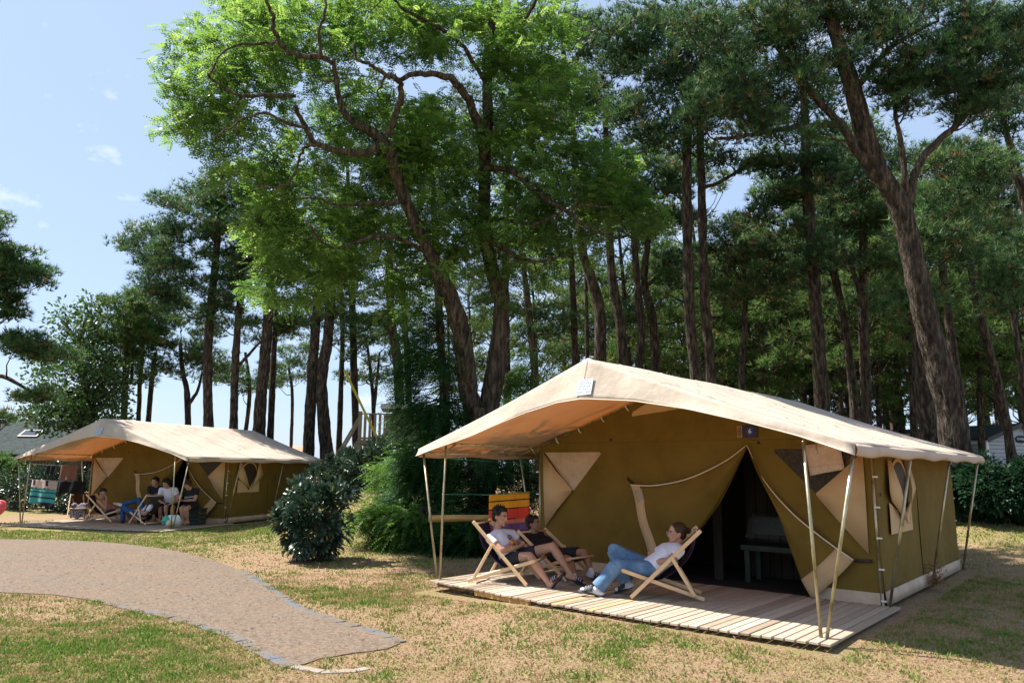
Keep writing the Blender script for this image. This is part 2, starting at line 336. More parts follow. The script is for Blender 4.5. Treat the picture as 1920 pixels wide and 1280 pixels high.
def tufts(mb, pos, d, size, k, wd, tint):
    n = len(pos); d = nrm(d)
    dd = nrm(np.repeat(d, k, 0) * 1.0 + rand_dir(n * k) * .95); p = np.repeat(pos, k, 0); L_ = size * rng.uniform(.6, 1.15, (n * k, 1))
    s_ = nrm(np.cross(dd, rand_dir(n * k))) * wd
    V = np.stack([p - s_ * .5, p + s_ * .5, p + dd * L_], 1)
    mb.add(V, np.arange(n * k * 3).reshape(-1, 3), np.repeat(tint, k * 3))
def fronds(mb, pos, d, L_, pairs, ll, lw, tint, droop=.35, fwd=.35):
    n = len(pos); d = nrm(d); up = np.array([0, 0, 1.]); s_ = nrm(np.cross(d, up + rand_dir(n) * .35)); nn = np.cross(s_, d)
    L_ = np.asarray(L_).reshape(-1, 1) * np.ones((n, 1))
    for j in range(pairs):
        t = .12 + .88 * j / (pairs - 1); c = pos + d * L_ * t - up * (L_ * droop * t * t)
        td = nrm(d - up * droop * 2 * t)
        q = ll * (1 - .35 * abs(t - .45) * 2)
        for sg in (-1, 1):
            ld = nrm(s_ * sg + td * fwd - up * .12 + rand_dir(n) * .16); lwv = nrm(np.cross(ld, nn + rand_dir(n) * .3)) * lw
            V = np.stack([c, c + ld * q * .5 + lwv * .5, c + ld * q, c + ld * q * .5 - lwv * .5], 1)
            mb.add(V, np.arange(n * 4).reshape(-1, 4), np.repeat(tint, 4))

def limb(mb, a, b, ra, rb, up0=None, n=5, k=6, wob=.12, tint=.5):
    a = np.asarray(a, float); b = np.asarray(b, float); L_ = np.linalg.norm(b - a)
    t = np.linspace(0, 1, k)[:, None]; P = a + (b - a) * t
    bend = rand_dir(1)[0] * L_ * wob; P = P + bend * np.sin(t * math.pi) + np.array([0, 0, -L_ * .10]) * np.sin(t * math.pi)
    P[1:-1] += rng.normal(0, L_ * .025, (k - 2, 3))
    mb.tube(P, ra + (rb - ra) * t.ravel() ** .8, n, tint, cap=False)
    return P
def smooth_path(pts, k=6):
    P = np.asarray(pts, float); out = []
    Q = np.vstack([2 * P[0] - P[1], P, 2 * P[-1] - P[-2]])
    for i in range(1, len(Q) - 2):
        for j in range(k):
            t = j / k; a, b, c, d = Q[i - 1], Q[i], Q[i + 1], Q[i + 2]
            out.append(.5 * ((2 * b) + (c - a) * t + (2 * a - 5 * b + 4 * c - d) * t * t + (-a + 3 * b - 3 * c + d) * t ** 3))
    out.append(P[-1]); return np.array(out)
def trunk_px(mb, spec, depth, n=12, ddz=None, root=True):
    """spec: (px, py, width px) from foot up; real metres at this depth"""
    S = np.array([[q[0], q[1], q[2]] for q in spec], float)
    dd = np.full(len(S), depth) if np.isscalar(depth) else np.asarray(depth, float)
    P = np.array([at(a, b, d) for (a, b, _), d in zip(S, dd)]); r = S[:, 2] / 2 / F_PX * dd * .86
    if root:
        g = float(hgt(P[0][0], P[0][1])) - .15
        if P[0][2] > g + .05:
            P = np.vstack([[P[0][0] - (P[1][0] - P[0][0]) * .05, P[0][1], g], P]); r = np.concatenate([[r[0] * 1.25], r])
    Q = smooth_path(np.hstack([P, r[:, None]]), 5)
    if not root: Q[1:-1, :3] += rng.normal(0, .011, (len(Q) - 2, 3))
    rr = Q[:, 3] * (1 + .05 * np.sin(np.arange(len(Q)) * 2.1))
    if n >= 12:
        P0 = Q[:, :3]; L_ = np.concatenate([[0], np.cumsum(np.linalg.norm(np.diff(P0, axis=0), axis=1))]); m_ = max(len(Q), int(L_[-1] / .16)); t = np.linspace(0, L_[-1], m_)
        P1 = np.stack([np.interp(t, L_, P0[:, i]) for i in range(3)], -1); r1_ = np.interp(t, L_, rr); nn_ = n * 2; b0 = mb.n; mb.tube(P1, r1_, nn_, .5, cap=True); V = mb.V[-1]; cc = np.repeat(P1, nn_, 0)
        an = np.tile(np.arange(nn_), m_); li = np.repeat(np.arange(m_), nn_); k_ = 1 + .20 * (vnoise(an * .9 + li * .15, li * .33, 1., 3) - .5) + .10 * (rng.random(len(V)) - .5) + .10 * (vnoise(li * .21, li * 0., 1., 7) - .5)
        mb.V[-1] = cc + (V - cc) * k_[:, None]
    else: mb.tube(Q[:, :3] + rng.normal(0, 1, (len(Q), 3)) * rr[:, None] * .07, rr, n, .5, cap=True)
    return Q[:, :3], rr

PINE_N = [0]
def pine_crown(cm, tm, paths, ells, depth, dens=40, size=.25, k=9, wd=.024, csz=.60, tb=.5, brown=.04, limbr=.05, zf=.45, mindepth=None, dense=1.18):
    allp = np.concatenate([p for p, r in paths]); allr = np.concatenate([r for p, r in paths]); todo = []
    for (cx, cy, rx, ry, nc) in ells:
        for _ in range(int(nc * dense)):
            d3 = rand_dir(1)[0] * rng.uniform(.25, 1) ** .5
            dep = depth + d3[1] * rx / F_PX * depth * .75
            if mindepth: dep = max(dep, mindepth)
            c = at(cx + d3[0] * rx, cy - d3[2] * ry, dep); todo.append((float(np.min(np.linalg.norm(allp - c, axis=1))), rng.random(), c))
    todo.sort(key=lambda q: q[:2])
    for _, _, c in todo:
            dist = np.linalg.norm((allp - c) * [1, 1, 1], axis=1) + np.maximum(allp[:, 2] - c[2] + .3, 0) * 1.5
            j = int(np.argmin(dist)); a = allp[j]; Ld = np.linalg.norm(c - a); r0 = min(limbr * (.35 + Ld * .22), allr[j] * .75)
            tshift = rng.normal(0, .09); LP = limb(tm, a, c - [0, 0, .05], r0, .012, n=5, k=6, wob=.12); allp = np.concatenate([allp, LP[2:]]); allr = np.concatenate([allr, np.linspace(r0, .014, 6)[2:]])
            s = csz * rng.uniform(.6, 1.2); n = int(dens * s / csz * rng.uniform(.7, 1.2))
            off = rand_dir(n) * (rng.uniform(.15, 1, (n, 1)) ** .6) * np.array([s, s, s * zf])
            p = c + off; dd = off / s * .9 + np.array([0, 0, .8]) + (c - a) / max(Ld, .1) * .3
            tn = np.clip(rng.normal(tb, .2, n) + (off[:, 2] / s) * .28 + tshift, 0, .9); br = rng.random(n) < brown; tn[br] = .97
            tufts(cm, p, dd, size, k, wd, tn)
            for q in range(3):
                e = c + off[rng.integers(n)] * .8
                tm.tube([c - [0, 0, .05], (c + e) / 2 + [0, 0, .03], e], [.014, .010, .006], 3, .5, cap=False)

def pine(label, trunks, ells, depth, group='pine trees of the grove', mats=('bark', 'needle'), n=12, **kw):
    tm = M(); cm = M(); paths = []
    for i, sp in enumerate(trunks):
        paths.append(trunk_px(tm, sp, depth, n, root=(i == 0)))
    b = paths[0][0][0]
    pine_crown(cm, tm, paths, ells, depth, **kw)
    o = wempty('pine_tree', b, label, 'pine tree', group)
    tm.build('trunk', MT[mats[0]], o); cm.build('crown', MT[mats[1]], o, smooth=False)
    return o

# ================================================================== GROUND
def greenness(x, y):
    g = .44 + (fbm(x, y, 1.9, 1) - .5) * .55
    g = g + .55 * sm(-1.2, -3.2, x) * (1 - sm(6.5, 8.6, y)) * (.4 + 1.2 * fbm(x, y, .9, 21)) + .30 * sm(1, -3, x) * sm(13, 15, y) * (1 - sm(19, 21, y)) + .5 * (fbm(x, y, .45, 5) - .5)
    g = g + .12 * sm(2, 3.3, x) * (1 - sm(7, 7.6, y)) + .25 * sm(-14, -17, x) * sm(21, 24, y) + .12 * sm(4.5, 6, x) * sm(7, 8, y)
    return np.clip(g, 0, 1)
gmb = M()
xs = np.concatenate([np.linspace(-400, -45, 14)[:-1], np.linspace(-45, -14, 50)[:-1], np.linspace(-14, 12, 150)[:-1], np.linspace(12, 50, 50)[:-1], np.linspace(50, 400, 14)])
ys = np.concatenate([np.linspace(-60, 2, 12)[:-1], np.linspace(2, 26, 160)[:-1], np.linspace(26, 70, 50)[:-1], np.linspace(70, 900, 16)])
GX, GY = np.meshgrid(xs, ys, indexing='ij')
gmb.grid(np.stack([GX, GY, hgt(GX, GY)], -1), greenness(GX, GY))
tag(gmb.build('ground', MT['ground']), kind='structure')

PATH = [(-60, 1016), (40, 1016), (140, 1018), (230, 1023), (310, 1031), (400, 1050), (452, 1070), (480, 1087), (510, 1107), (560, 1138), (625, 1163), (700, 1185), (752, 1206),
        (725, 1217), (660, 1226), (600, 1236), (572, 1246), (545, 1252), (480, 1217), (420, 1187), (330, 1160), (200, 1131), (100, 1115), (0, 1111), (-60, 1110)]
pw = np.array([ground(a, b)[:2] for a, b in PATH]); pw0 = pw.copy()
_p = []
for i in range(len(pw)):
    a, b = pw[i], pw[(i + 1) % len(pw)]; n_ = max(1, int(np.linalg.norm(b - a) / .12))
    for j in range(n_): _p.append(a + (b - a) * j / n_ + rng.normal(0, .005, 2))
pw = np.array(_p)
pmb = M(); pmb.poly([[x, y, .010] for x, y in pw]); pmb.poly([[x, y, -.05] for x, y in pw][::-1])
k = len(pw)
for i in range(k):
    a, b = pw[i], pw[(i + 1) % k]; pmb.poly([[a[0], a[1], -.05], [b[0], b[1], -.05], [b[0], b[1], .010], [a[0], a[1], .010]])
tag(pmb.build('path', MT['concrete'], smooth=False), kind='structure')
def kerb(name, idx, m_, wd, inner=0., gap=.02):
    mb = M(); line = smooth_path([[*pw0[i], 0] if isinstance(i, int) else [*i, 0] for i in idx], 8)
    seg = np.linalg.norm(np.diff(line, axis=0), axis=1); cum = np.concatenate([[0], np.cumsum(seg)]); s_ = 0; 
    while s_ < cum[-1] - .1:
        ln = rng.uniform(.22, .36); e = min(s_ + ln, cum[-1])
        a = np.array([np.interp(s_, cum, line[:, q]) for q in range(3)]); b = np.array([np.interp(e - gap, cum, line[:, q]) for q in range(3)])
        jt = rng.normal(0, .006, 3) * [1, 1, .6]; a = a + jt; b = b + jt; a[2] = b[2] = rng.uniform(-.016, -.008)
        mb.bar(a, b, wd * rng.uniform(.9, 1.05), .05, tint=rng.random()); s_ = e
    return tag(bevel(mb.build(name, m_, smooth=False), .008), kind='structure')
kerb('path_edge', list(range(6, 13)), MT['kerb'], .13)
kerb('path_edge', list(range(17, 22)), MT['kerb'], .12)
kp = [tuple(ground(a, b)[:2]) for a, b in [(548, 1251), (575, 1257), (620, 1262), (660, 1260), (692, 1253)]]
kerb('path_edge', kp, MT['kerb_pale'], .09, gap=-.01)

# grass blades: nobody could count them
def grass(n, xr, yr, hh, seed, thr, name):
    r_ = np.random.default_rng(seed); x = r_.uniform(*xr, n); y = yr[0] + (yr[1] - yr[0]) * r_.random(n) ** 1.3
    vis = np.abs(x) < y * .74 + .4; x = x[vis]; y = y[vis]
    g = greenness(x, y); keep = r_.random(len(x)) < np.clip((g - thr) * 1.5, .16, .8); x = x[keep]; y = y[keep]; g = g[keep]
    x0_, y0_ = x, y; x = x + (vnoise(x, y, .12, 4) - .5) * .13; y = y + (vnoise(x, y, .15, 6) - .5) * .11
    inp = np.zeros(len(x), bool); j = len(pw) - 1
    for i in range(len(pw)):
        (xi, yi), (xj, yj) = pw[i], pw[j]
        c = ((yi > y) != (yj > y)) & (x < (xj - xi) * (y - yi) / (yj - yi + 1e-9) + xi); inp ^= c; j = i
    k_ = ~inp; x = x0_[k_]; y = y0_[k_]; g = g[k_]
    # not on the decks
    for (ox, oy, a, v0) in ((-.9258, 10.075, .7115, -.42), (-13.27, 20.49, .2877, -1.3)):
        u = (x - ox) * math.cos(a) - (y - oy) * math.sin(a); v = (x - ox) * math.sin(a) + (y - oy) * math.cos(a)
        q = ~((u > -.1) & (u < 5.15) & (v > v0) & (v < 6.3)); x = x[q]; y = y[q]; g = g[q]
    nn = len(x); p = np.stack([x, y, hgt(x, y) - .003], -1); gg = np.clip((fbm(x, y, .13, 9) - .5) * 1.5 + (fbm(x, y, .5, 19) - .5) * .9 + g * .72, 0, 1)
    hl = hh * (.45 + 1.0 * gg * r_.uniform(.5, 1.2, nn)) * (1 + .5 * (r_.random(nn) > .93))
    d = nrm(np.stack([r_.normal(0, .55, nn), r_.normal(0, .55, nn), np.ones(nn)], -1)); sd_ = nrm(np.cross(d, r_.normal(0, 1, (nn, 3)))) * (.0045 + .0007 * y[:, None])
    tip = p + d * hl[:, None]; midp = p + d * hl[:, None] * .55 + sd_ * .1
    V = np.stack([p - sd_, p + sd_, tip], 1)
    tn = np.clip(gg * 1.15 + r_.normal(0, .24, nn), 0, 1)
    mb = M(); mb.add(V, np.arange(nn * 3).reshape(-1, 3), np.repeat(tn, 3))
    return tag(mb.build(name, MT['grass'], smooth=False), 'short dry and green grass over the lawn', 'grass', kind='stuff')
grass(520000, (-9, 7), (4.0, 11.5), .036, 3, .24, 'grass')
grass(260000, (-14, 10), (9, 22), .042, 4, .24, 'grass')
# fallen litter: twigs, cones and needles
lt = M(); 
for _ in range(4200):
    y = 4.2 + 12 * rng.random() ** 1.4; x = rng.uniform(-.72, .72) * y; z = float(hgt(x, y)) + .016; a = rng.uniform(0, 6.28); l_ = rng.uniform(.012, .05)
    lt.bar([x, y, z], [x + l_ * math.cos(a), y + l_ * math.sin(a), z + rng.uniform(0, .012)], rng.uniform(.002, .006), .003, tint=rng.random())
tag(lt.build('pine_litter', noisy('litter', [(.3, (.17, .075, .04)), (.7, (.42, .23, .13))], 3, .9, 0), smooth=False), 'brown twigs and needles fallen on the lawn', 'litter', kind='stuff')

# ================================================================== TENTS
TW, TP, TE, TR = 4.893, 2.0907, .4156, 2.72
SL = (TR - 1.70) / (TW / 2 + TE)
def ztop(u): return TR - SL * abs(u - TW / 2)
ARC = np.array([(-.43, 1.60), (.1, 1.73), (.69, 1.86), (1.58, 2.12), (2.07, 2.215), (2.48, 2.235), (3.09, 2.185), (3.73, 2.07), (4.29, 1.93), (4.81, 1.78), (5.31, 1.60)])
def make_tent(loc, yaw, floor, label, v3=3.0, paper=True):
    rt = empty('canvas_tent', loc, label, 'tent', 'beige canvas safari tents', -yaw)
    L3 = TP * v3
    D_, U_ = TW + TE, -TE
    # roof sheet, sagging between the frames
    us = np.concatenate([np.linspace(U_, TW / 2, 22), np.linspace(TW / 2, D_, 22)[1:]]); vs = np.linspace(-.06, L3 + .22, 40)
    G = np.zeros((len(us), len(vs), 3))
    for i, u in enumerate(us):
        e = abs(u - TW / 2) / (TW / 2 + TE)
        for j, v in enumerate(vs):
            sag = .035 * math.sin(math.pi * ((v % TP) / TP)) ** 2 * math.sin(math.pi * min(1, e * 1.05)) + .03 * math.sin(math.pi * e)
            G[i, j] = (u, v, ztop(u) - sag + .006 * math.sin(u * 7 + v * 3))
    mb = M(); mb.grid(G); 
    for uu, sg in ((U_, -1), (D_, 1)):      # eave drops
        g2 = np.zeros((6, 50, 3))
        for j, v in enumerate(np.linspace(-.06, L3 + .22, 50)):
            for i in range(6):
                t = i / 5; g2[i, j] = (uu + sg * (.02 * math.sin(t * 3) + .012 * math.sin(v * 5) * t), v, 1.70 - .105 * t - .012 * math.sin(v * 1.5 * math.pi / 1) * t)
        mb.grid(g2)
    solid(mb.build('roof', MT['roof'], rt), .004)
    sm_ = M()
    for v in np.arange(.55, L3, 1.05):
        j = int(round((v + .06) / (L3 + .28) * 39)); sm_.tube(G[:, j] + [0, 0, .004], .005, 4)
    sm_.build('seam', MT['roof'], rt)
    nd = M()
    for _ in range(90):
        i_ = rng.integers(22, 42); j_ = rng.integers(0, 38); p = G[i_, j_] + (G[i_ + 1, j_] - G[i_, j_]) * rng.random() + (G[i_, j_ + 1] - G[i_, j_]) * rng.random() + [0, 0, .005]; a_ = rng.normal(1.2, .5); l_ = rng.uniform(.02, .09)
        nd.bar(p, p + [l_ * math.cos(a_), l_ * math.sin(a_), -l_ * math.cos(a_) * SL],   .004, .003)
    tag(nd.build('fallen_needles', MT['tiles'], rt, False), kind='stuff')
    # front and rear gable valances
    for vv, sg in ((-.06, -1), (L3 + .22, 1)):
        uu = np.linspace(U_, D_, 61); G = np.zeros((61, 9, 3))
        for i, u in enumerate(uu):
            zb = np.interp(u, ARC[:, 0], ARC[:, 1]); zt = ztop(u) - .03 * math.sin(math.pi * abs(u - TW / 2) / (TW / 2 + TE)) + .006
            if sg > 0: zb = zt - .12
            for j in range(9):
                t = j / 8; h_ = (zt - zb) * t
                G[i, j] = (u, vv + sg * (.004 + h_ * .34 + .012 * math.sin(u * 4.3 + t * 3) * t + .02 * math.sin(u * 1.7 + 1) * t), zt - h_)
        gb_ = M(); gb_.grid(G); ob = solid(gb_.build('gable', MT['gable'], rt), .004)
        hm = M(); hm.tube(G[:, 8] + [0, 0, .004], .006, 6); hm.build('hem', MT['piping'], ob)
        if sg < 0:
            sm2 = M(); sm2.tube([G[30, j] + [0, -.004, 0] for j in range(0, 5)], .004, 4); sm2.build('seam', MT['roof'], ob)
            lb = M(); cz = 2.375; off = lambda z: -.063 - .010 - (ztop(2.48) - z) * .34 - .012 * math.sin(2.48 * 4.3 + 3 * min(1, (TR - z) / .48)) * min(1, (TR - z) / .48) - .02 * math.sin(2.48 * 1.7 + 1) * min(1, (TR - z) / .48)
            lb.poly([[2.375, off(2.275) - .004, 2.275], [2.585, off(2.285) - .004, 2.285], [2.58, off(2.475) - .004, 2.475], [2.37, off(2.465) - .004, 2.465]])
            lo = solid(lb.build('label_patch', MT['label'], ob, False), .003)
            tx = M()
            for r_ in range(5):
                for q in range(7):
                    if rng.random() < .75:
                        z = 2.455 - r_ * .035; u = 2.40 + q * .024
                        tx.box([u, off(z) - .008, z], (.012 * rng.uniform(.5, 1.2), .002, .007))
            tx.build('print', mat('faint_print', (.26, .27, .32), .7), lo, False)
    # frame tubes
    r_ = .016
    def T(name, pts, par=rt, rad=r_): 
        q = M(); q.tube(pts, rad, 10); return q.build(name, MT['steel'], par)
    fz = -floor if floor else 0
    for kf, v in enumerate(np.arange(0, v3 + .1) * TP):
        for u, e in ((0, -TE), (TW, TW + TE)):
            sgn = -1 if u == 0 else 1
            fl = fz
            pole = T('pole', [(u - sgn * .03 if kf else u, v, fl), (u - sgn * .03 if kf else u - sgn * .06, v, 1.70 if kf else ztop(u) - .06)])
            outp = T('pole', [(u + sgn * .05, v, fl), (e - sgn * .03, v, 1.66)])
            if kf == 0: continue
            for z in np.linspace(.05, 1.4, 5) if kf != 2 else []:
                bk = M(); bk.box((u + sgn * .0, v - .02, z + fz * .5), (.055, .025, .018)); bk.build('clip', MT['clip'], pole, False)
        raf = T('rafter', [(-TE + .05, v, ztop(-TE) - .05), (TW / 2, v, TR - .07), (TW + TE - .05, v, ztop(TW + TE) - .05)])
        if kf == 1:
            for u in np.arange(.35, TW, .42): ck = M(); ck.tube([(u, v - .02, ztop(u) - .045), (u + .03, v - .04, ztop(u) - .10), (u + .05, v - .01, ztop(u) - .14)], .010, 6); ck.build('hook', MT['clip'], raf)
    for u, z in ((0, ztop(0) - .07), (TW, ztop(TW) - .07), (-TE + .03, 1.655), (TW + TE - .03, 1.655)): T('eave_tube', [(u, 0, z), (u, L3, z)])
    T('ridge_tube', [(TW / 2, 0, TR - .07), (TW / 2, L3, TR - .07)])
    for u, sgn in ((0, 1), (TW, -1)):
        T('brace', [(u - sgn * .05, .02, ztop(u) - .22), (u + sgn * .02, .22, ztop(u) - .08)], rad=.011); T('brace', [(u, TP - .2, ztop(u) - .08), (u, TP - .02, ztop(u) - .24)], rad=.011)
    tp = M()
    for v in np.arange(.25, TP, .3):
        tp.tube([(-TE + .03, v, 1.665), (-.02, v + .05, ztop(0) - .075)], .004, 5)
    tp.build('tie_strap', MT['piping'], rt)
    # canvas walls
    V_ = TP
    def wp(name, P, m_, off=0., par=rt, th=.003):
        q = M(); q.poly([[u, V_ - off, z] for u, z in P]); return solid(q.build(name, m_, par, False), th)
    fl = fz
    wall = M(); Ls = [(0, fl), (1.93, fl), (2.06, .16), (2.40, .45), (2.77, .74), (3.0, 1.03), (3.16, 1.3), (3.41, 1.76)]
    Rs = [(3.41, 1.76), (3.52, 1.5), (3.70, 1.14), (3.82, .80), (3.95, .46), (4.13, fl), (TW, fl)]
    for i in range(len(Ls) - 1):     # fill above the opening in vertical strips
        (a, za), (b, zb) = Ls[i], Ls[i + 1]
        if i == 0: za = zb = fl
        for q in range(6):
            t0, t1 = q / 6, (q + 1) / 6; u0, u1 = a + (b - a) * t0, a + (b - a) * t1
            if u0 < TW / 2 < u1: u1 = TW / 2 if False else u1
            z0, z1 = za + (zb - za) * t0, za + (zb - za) * t1
            wall.poly([[u0, V_, z0], [u1, V_, z1], [u1, V_, ztop(u1) - .06], [u0, V_, ztop(u0) - .06]])
    for i in range(len(Rs) - 1):
        (a, za), (b, zb) = Rs[i], Rs[i + 1]
        wall.poly([[a, V_, za], [b, V_, zb], [b, V_, ztop(b) - .06], [a, V_, ztop(a) - .06]])
    fw_ = wall.build('front_wall', MT['olive'], rt, False)
    for P in ([(.0, V_ - .001, 1.84), (TW, V_ - .001, 1.84)],):
        q = M(); q.tube(P, .003, 4); q.build('seam', MT['olive'], fw_)
    for u, sgn in ((0, -1), (TW, 1)):
        G = np.zeros((30, 8, 3))
        for i, v in enumerate(np.linspace(V_, L3, 30)):
            for j, z in enumerate(np.linspace(fl, ztop(u) - .05, 8)): G[i, j] = (u + sgn * .012 * math.sin(v * 4 + z * 2), v, z)
        q = M(); q.grid(G); sw = q.build('side_wall', MT['olive'], rt)
        sk = M(); sk.grid(np.array([[(u + sgn * .03, v, fl - .01 * 0), (u + sgn * .018, v, fl + .15)] for v in np.linspace(V_, L3, 12)])); solid(sk.build('skirt', MT['skirt'], sw), .004)
    q = M(); q.poly([[0, L3, fl], [TW, L3, fl], [TW, L3, ztop(TW) - .05], [TW / 2, L3, TR - .05], [0, L3, ztop(0) - .05]]); q.build('rear_wall', MT['olive'], rt, False)
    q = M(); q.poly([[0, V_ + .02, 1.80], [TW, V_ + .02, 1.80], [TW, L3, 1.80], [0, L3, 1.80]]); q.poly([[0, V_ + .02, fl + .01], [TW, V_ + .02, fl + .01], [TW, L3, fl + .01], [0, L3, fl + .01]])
    q.poly([[0, V_ + 1.9, fl], [TW, V_ + 1.9, fl], [TW, V_ + 1.9, 1.8], [0, V_ + 1.9, 1.8]]); q.build('light_block_sheets', MT['light_block'], rt, False)  # dark opaque sheets added inside to keep light from the canvas roof out
    q = M()
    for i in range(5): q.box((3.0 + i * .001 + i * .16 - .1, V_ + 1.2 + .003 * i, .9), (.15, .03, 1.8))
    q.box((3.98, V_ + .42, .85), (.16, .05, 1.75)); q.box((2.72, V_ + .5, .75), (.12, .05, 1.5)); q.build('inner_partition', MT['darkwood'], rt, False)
    wp('skirt', [(0, fl), (1.93, fl), (2.02, .13 + fl), (0, .13 + fl)], MT['skirt'], .012); wp('skirt', [(4.13, fl), (TW, fl), (TW, .13 + fl), (4.08, .13 + fl)], MT['skirt'], .012)
    # windows in the front wall
    wl = wp('window', [(.13, 1.70), (1.14, 1.70), (1.17, 1.67), (.68, 1.14), (.62, 1.14)], MT['skirt'], .006)
    q = M(); G = np.array([[(.10, V_ - .02, 1.70), (.12, V_ - .03, 1.13), (.14, V_ - .02, .57)], [(.38, V_ - .06, 1.42), (.38, V_ - .09, 1.10), (.40, V_ - .05, .85)], [(.66, V_ - .03, 1.15), (.66, V_ - .05, 1.135), (.66, V_ - .03, 1.12)]]); q.grid(G)
    solid(q.build('window_flap', MT['beige'], wl), .004)
    wr = wp('window', [(3.75, 1.72), (4.72, 1.72), (4.29, 1.20), (4.22, 1.20), (3.75, 1.68)], MT['pane'], .006)
    q = M(); G = np.array([[(4.78, V_ - .02, 1.68), (4.78, V_ - .03, 1.1), (4.77, V_ - .02, .54)], [(4.55, V_ - .06, 1.46), (4.52, V_ - .09, 1.15), (4.50, V_ - .05, .86)], [(4.235, V_ - .03, 1.20), (4.235, V_ - .04, 1.19), (4.235, V_ - .03, 1.17)]]); q.grid(G)
    solid(q.build('window_flap', MT['beige'], wr), .004)
    wp('vent_flap', [(1.71, 2.20), (1.72, 2.26), (2.0, 2.40), (2.45, 2.44), (2.78, 2.31)], MT['beige'], .008)
    for u, z in ((1.35, 1.88), (3.55, 1.80)): 
        q = M(); q.ball((u, V_ - .01, z), (.02, .008, .02)); q.build('button', MT['black'], rt)
    if paper:
        q = M(); G = np.array([[(4.14 + .39 * i / 8 + (.05 * j / 6), V_ - .05 - .03 * math.sin(i * .5) - .02 * j / 6, 1.76 + .045 * i / 8 - .36 * j / 6 * (1 - .1 * i / 8)) for j in range(7)] for i in range(9)]); q.grid(G)
        po = solid(q.build('rolled_blind', noisy('pale_lining', [(.4, (.56, .42, .34)), (.6, (.64, .50, .41))], 20, .8, .1), wr), .003)
        q = M()
        for j in (.08, .72): 
            for i in range(13): q.box((4.16 + .39 * i / 13 + .05 * j, V_ - .085 - .02 * math.sin(i * .3), 1.76 + .045 * i / 13 - .36 * j), (.016, .002, .003))
        q.build('stitching', MT['ink'], po, False)
    # door flaps tied back
    def cur(P, n): 
        S = smooth_path([[a, b, 0] for a, b in P], 8)[:, :2]; c = np.concatenate([[0], np.cumsum(np.linalg.norm(np.diff(S, axis=0), axis=1))]); t = np.linspace(0, c[-1], n)
        return np.stack([np.interp(t, c, S[:, 0]), np.interp(t, c, S[:, 1])], -1)
    def flap(top, bot, bulge, folds, band, sgn):
        n, k_ = 26, 16; A = cur(top, n); B = cur(bot, n); G = np.zeros((n, k_, 3))
        for i in range(n):
            s_ = i / (n - 1)
            for j in range(k_):
                t = j / (k_ - 1); p = A[i] * (1 - t) + B[i] * t
                b_ = .03 + bulge * math.sin(math.pi * t) * math.sin(math.pi * min(1, s_ * .9 + .05)) + folds * math.sin(t * 11 + s_ * 3) * s_ * (1 - t) + .05 * s_
                G[i, j] = (p[0], V_ - b_, p[1] - .03 * math.sin(math.pi * t) * s_)
        q = M(); q.grid(G); fo = solid(q.build('door_flap', MT['olive'], rt), .004)
        q = M(); q.tube(G[:, 0] + [0, -.008, 0], .009, 6); q.build('piping', MT['piping'], fo)
        q = M(); kk = band; q.grid(G[-kk:] + [0, -.009, 0]); bo = solid(q.build('band', MT['beige'], fo), .003)
        return G, bo
    G, bo = flap([(3.41, 1.77), (3.1, 1.56), (2.6, 1.34), (2.1, 1.24), (1.72, 1.24)], [(3.41, 1.76), (3.16, 1.3), (2.77, .74), (2.38, .40), (2.05, .14)], .13, .028, 3, -1)
    q = M(); a, b = G[-1, 1] + [.045, -.016, 0], G[-1, -2] + [.02, -.016, 0]
    q.grid(np.array([[a * (1 - t) + b * t, (a * (1 - t) + b * t) + [.105, .0, .03]] for t in np.linspace(0, 1, 8)])); solid(q.build('net_strip', MT['mesh'], bo), .003)
    q = M(); q.bar((1.73, V_ - .03, 1.24), (1.62, V_ - .02, 1.33), .03, .012, (0, 1, 0)); q.build('tie_strap', MT['darkwood'], rt)
    G, bo = flap([(3.41, 1.77), (3.60, 1.36), (3.93, .98), (4.28, .70), (4.62, .47)], [(3.41, 1.76), (3.70, 1.14), (3.93, .46), (4.02, .2), (4.13, fl)], .10, .02, 4, 1)
    q = M(); q.bar((4.62, V_ - .05, .46), (4.80, V_ - .03, .47), .035, .012, (0, 1, 0)); q.build('tie_strap', MT['darkwood'], rt)
    # side wall window with hanging flaps
    for uu, sg in ((TW, 1), (0, -1)):
        def sp(name, P, m_, off, par): q = M(); q.poly([[uu + sg * off, v, z] for v, z in P]); return solid(q.build(name, m_, par, False), .003)
        sb_ = sp('window', [(2.50, 1.10), (2.50, .74), (3.52, .74), (3.52, 1.10), (3.05, .95)], MT['beige'], .022, rt)
        arch = [(3.0 + .34 * math.cos(t), 1.28 + .30 * math.sin(t)) for t in np.linspace(0, math.pi, 14)] + [(3.0, .80)]
        sp('frame', [(3.0 + (a - 3.0) * 1.17, 1.28 + (b - 1.28) * 1.14) for a, b in arch[:14]] + [(2.62, 1.2), (3.03, .84), (3.40, 1.2)], MT['beige'], .027, sb_)
        sp('pane', arch, MT['pane'], .033, sb_)
        q = M(); q.grid(np.array([[(uu + sg * .04, 2.50, 1.60), (uu + sg * .06, 2.42, 1.22), (uu + sg * .04, 2.55, 1.12)], [(uu + sg * .05, 2.62, 1.58), (uu + sg * .11, 2.74, 1.25), (uu + sg * .10, 2.98, .84)]])); solid(q.build('window_flap', MT['beige'], sb_), .004)
        q = M(); q.grid(np.array([[(uu + sg * .05, 3.40, 1.58), (uu + sg * .11, 3.26, 1.25), (uu + sg * .10, 3.06, .84)], [(uu + sg * .04, 3.50, 1.60), (uu + sg * .07, 3.64, 1.25), (uu + sg * .04, 3.50, 1.08)]])); solid(q.build('window_flap', MT['beige'], sb_), .004)
        for v in (2.2, 3.8): q = M(); q.ball((uu + sg * .012, v, 1.2), (.008, .02, .02)); q.build('button', MT['black'], rt)
    return rt
BIG = np.array([-.9258, 10.075, .135]); BY = .7115
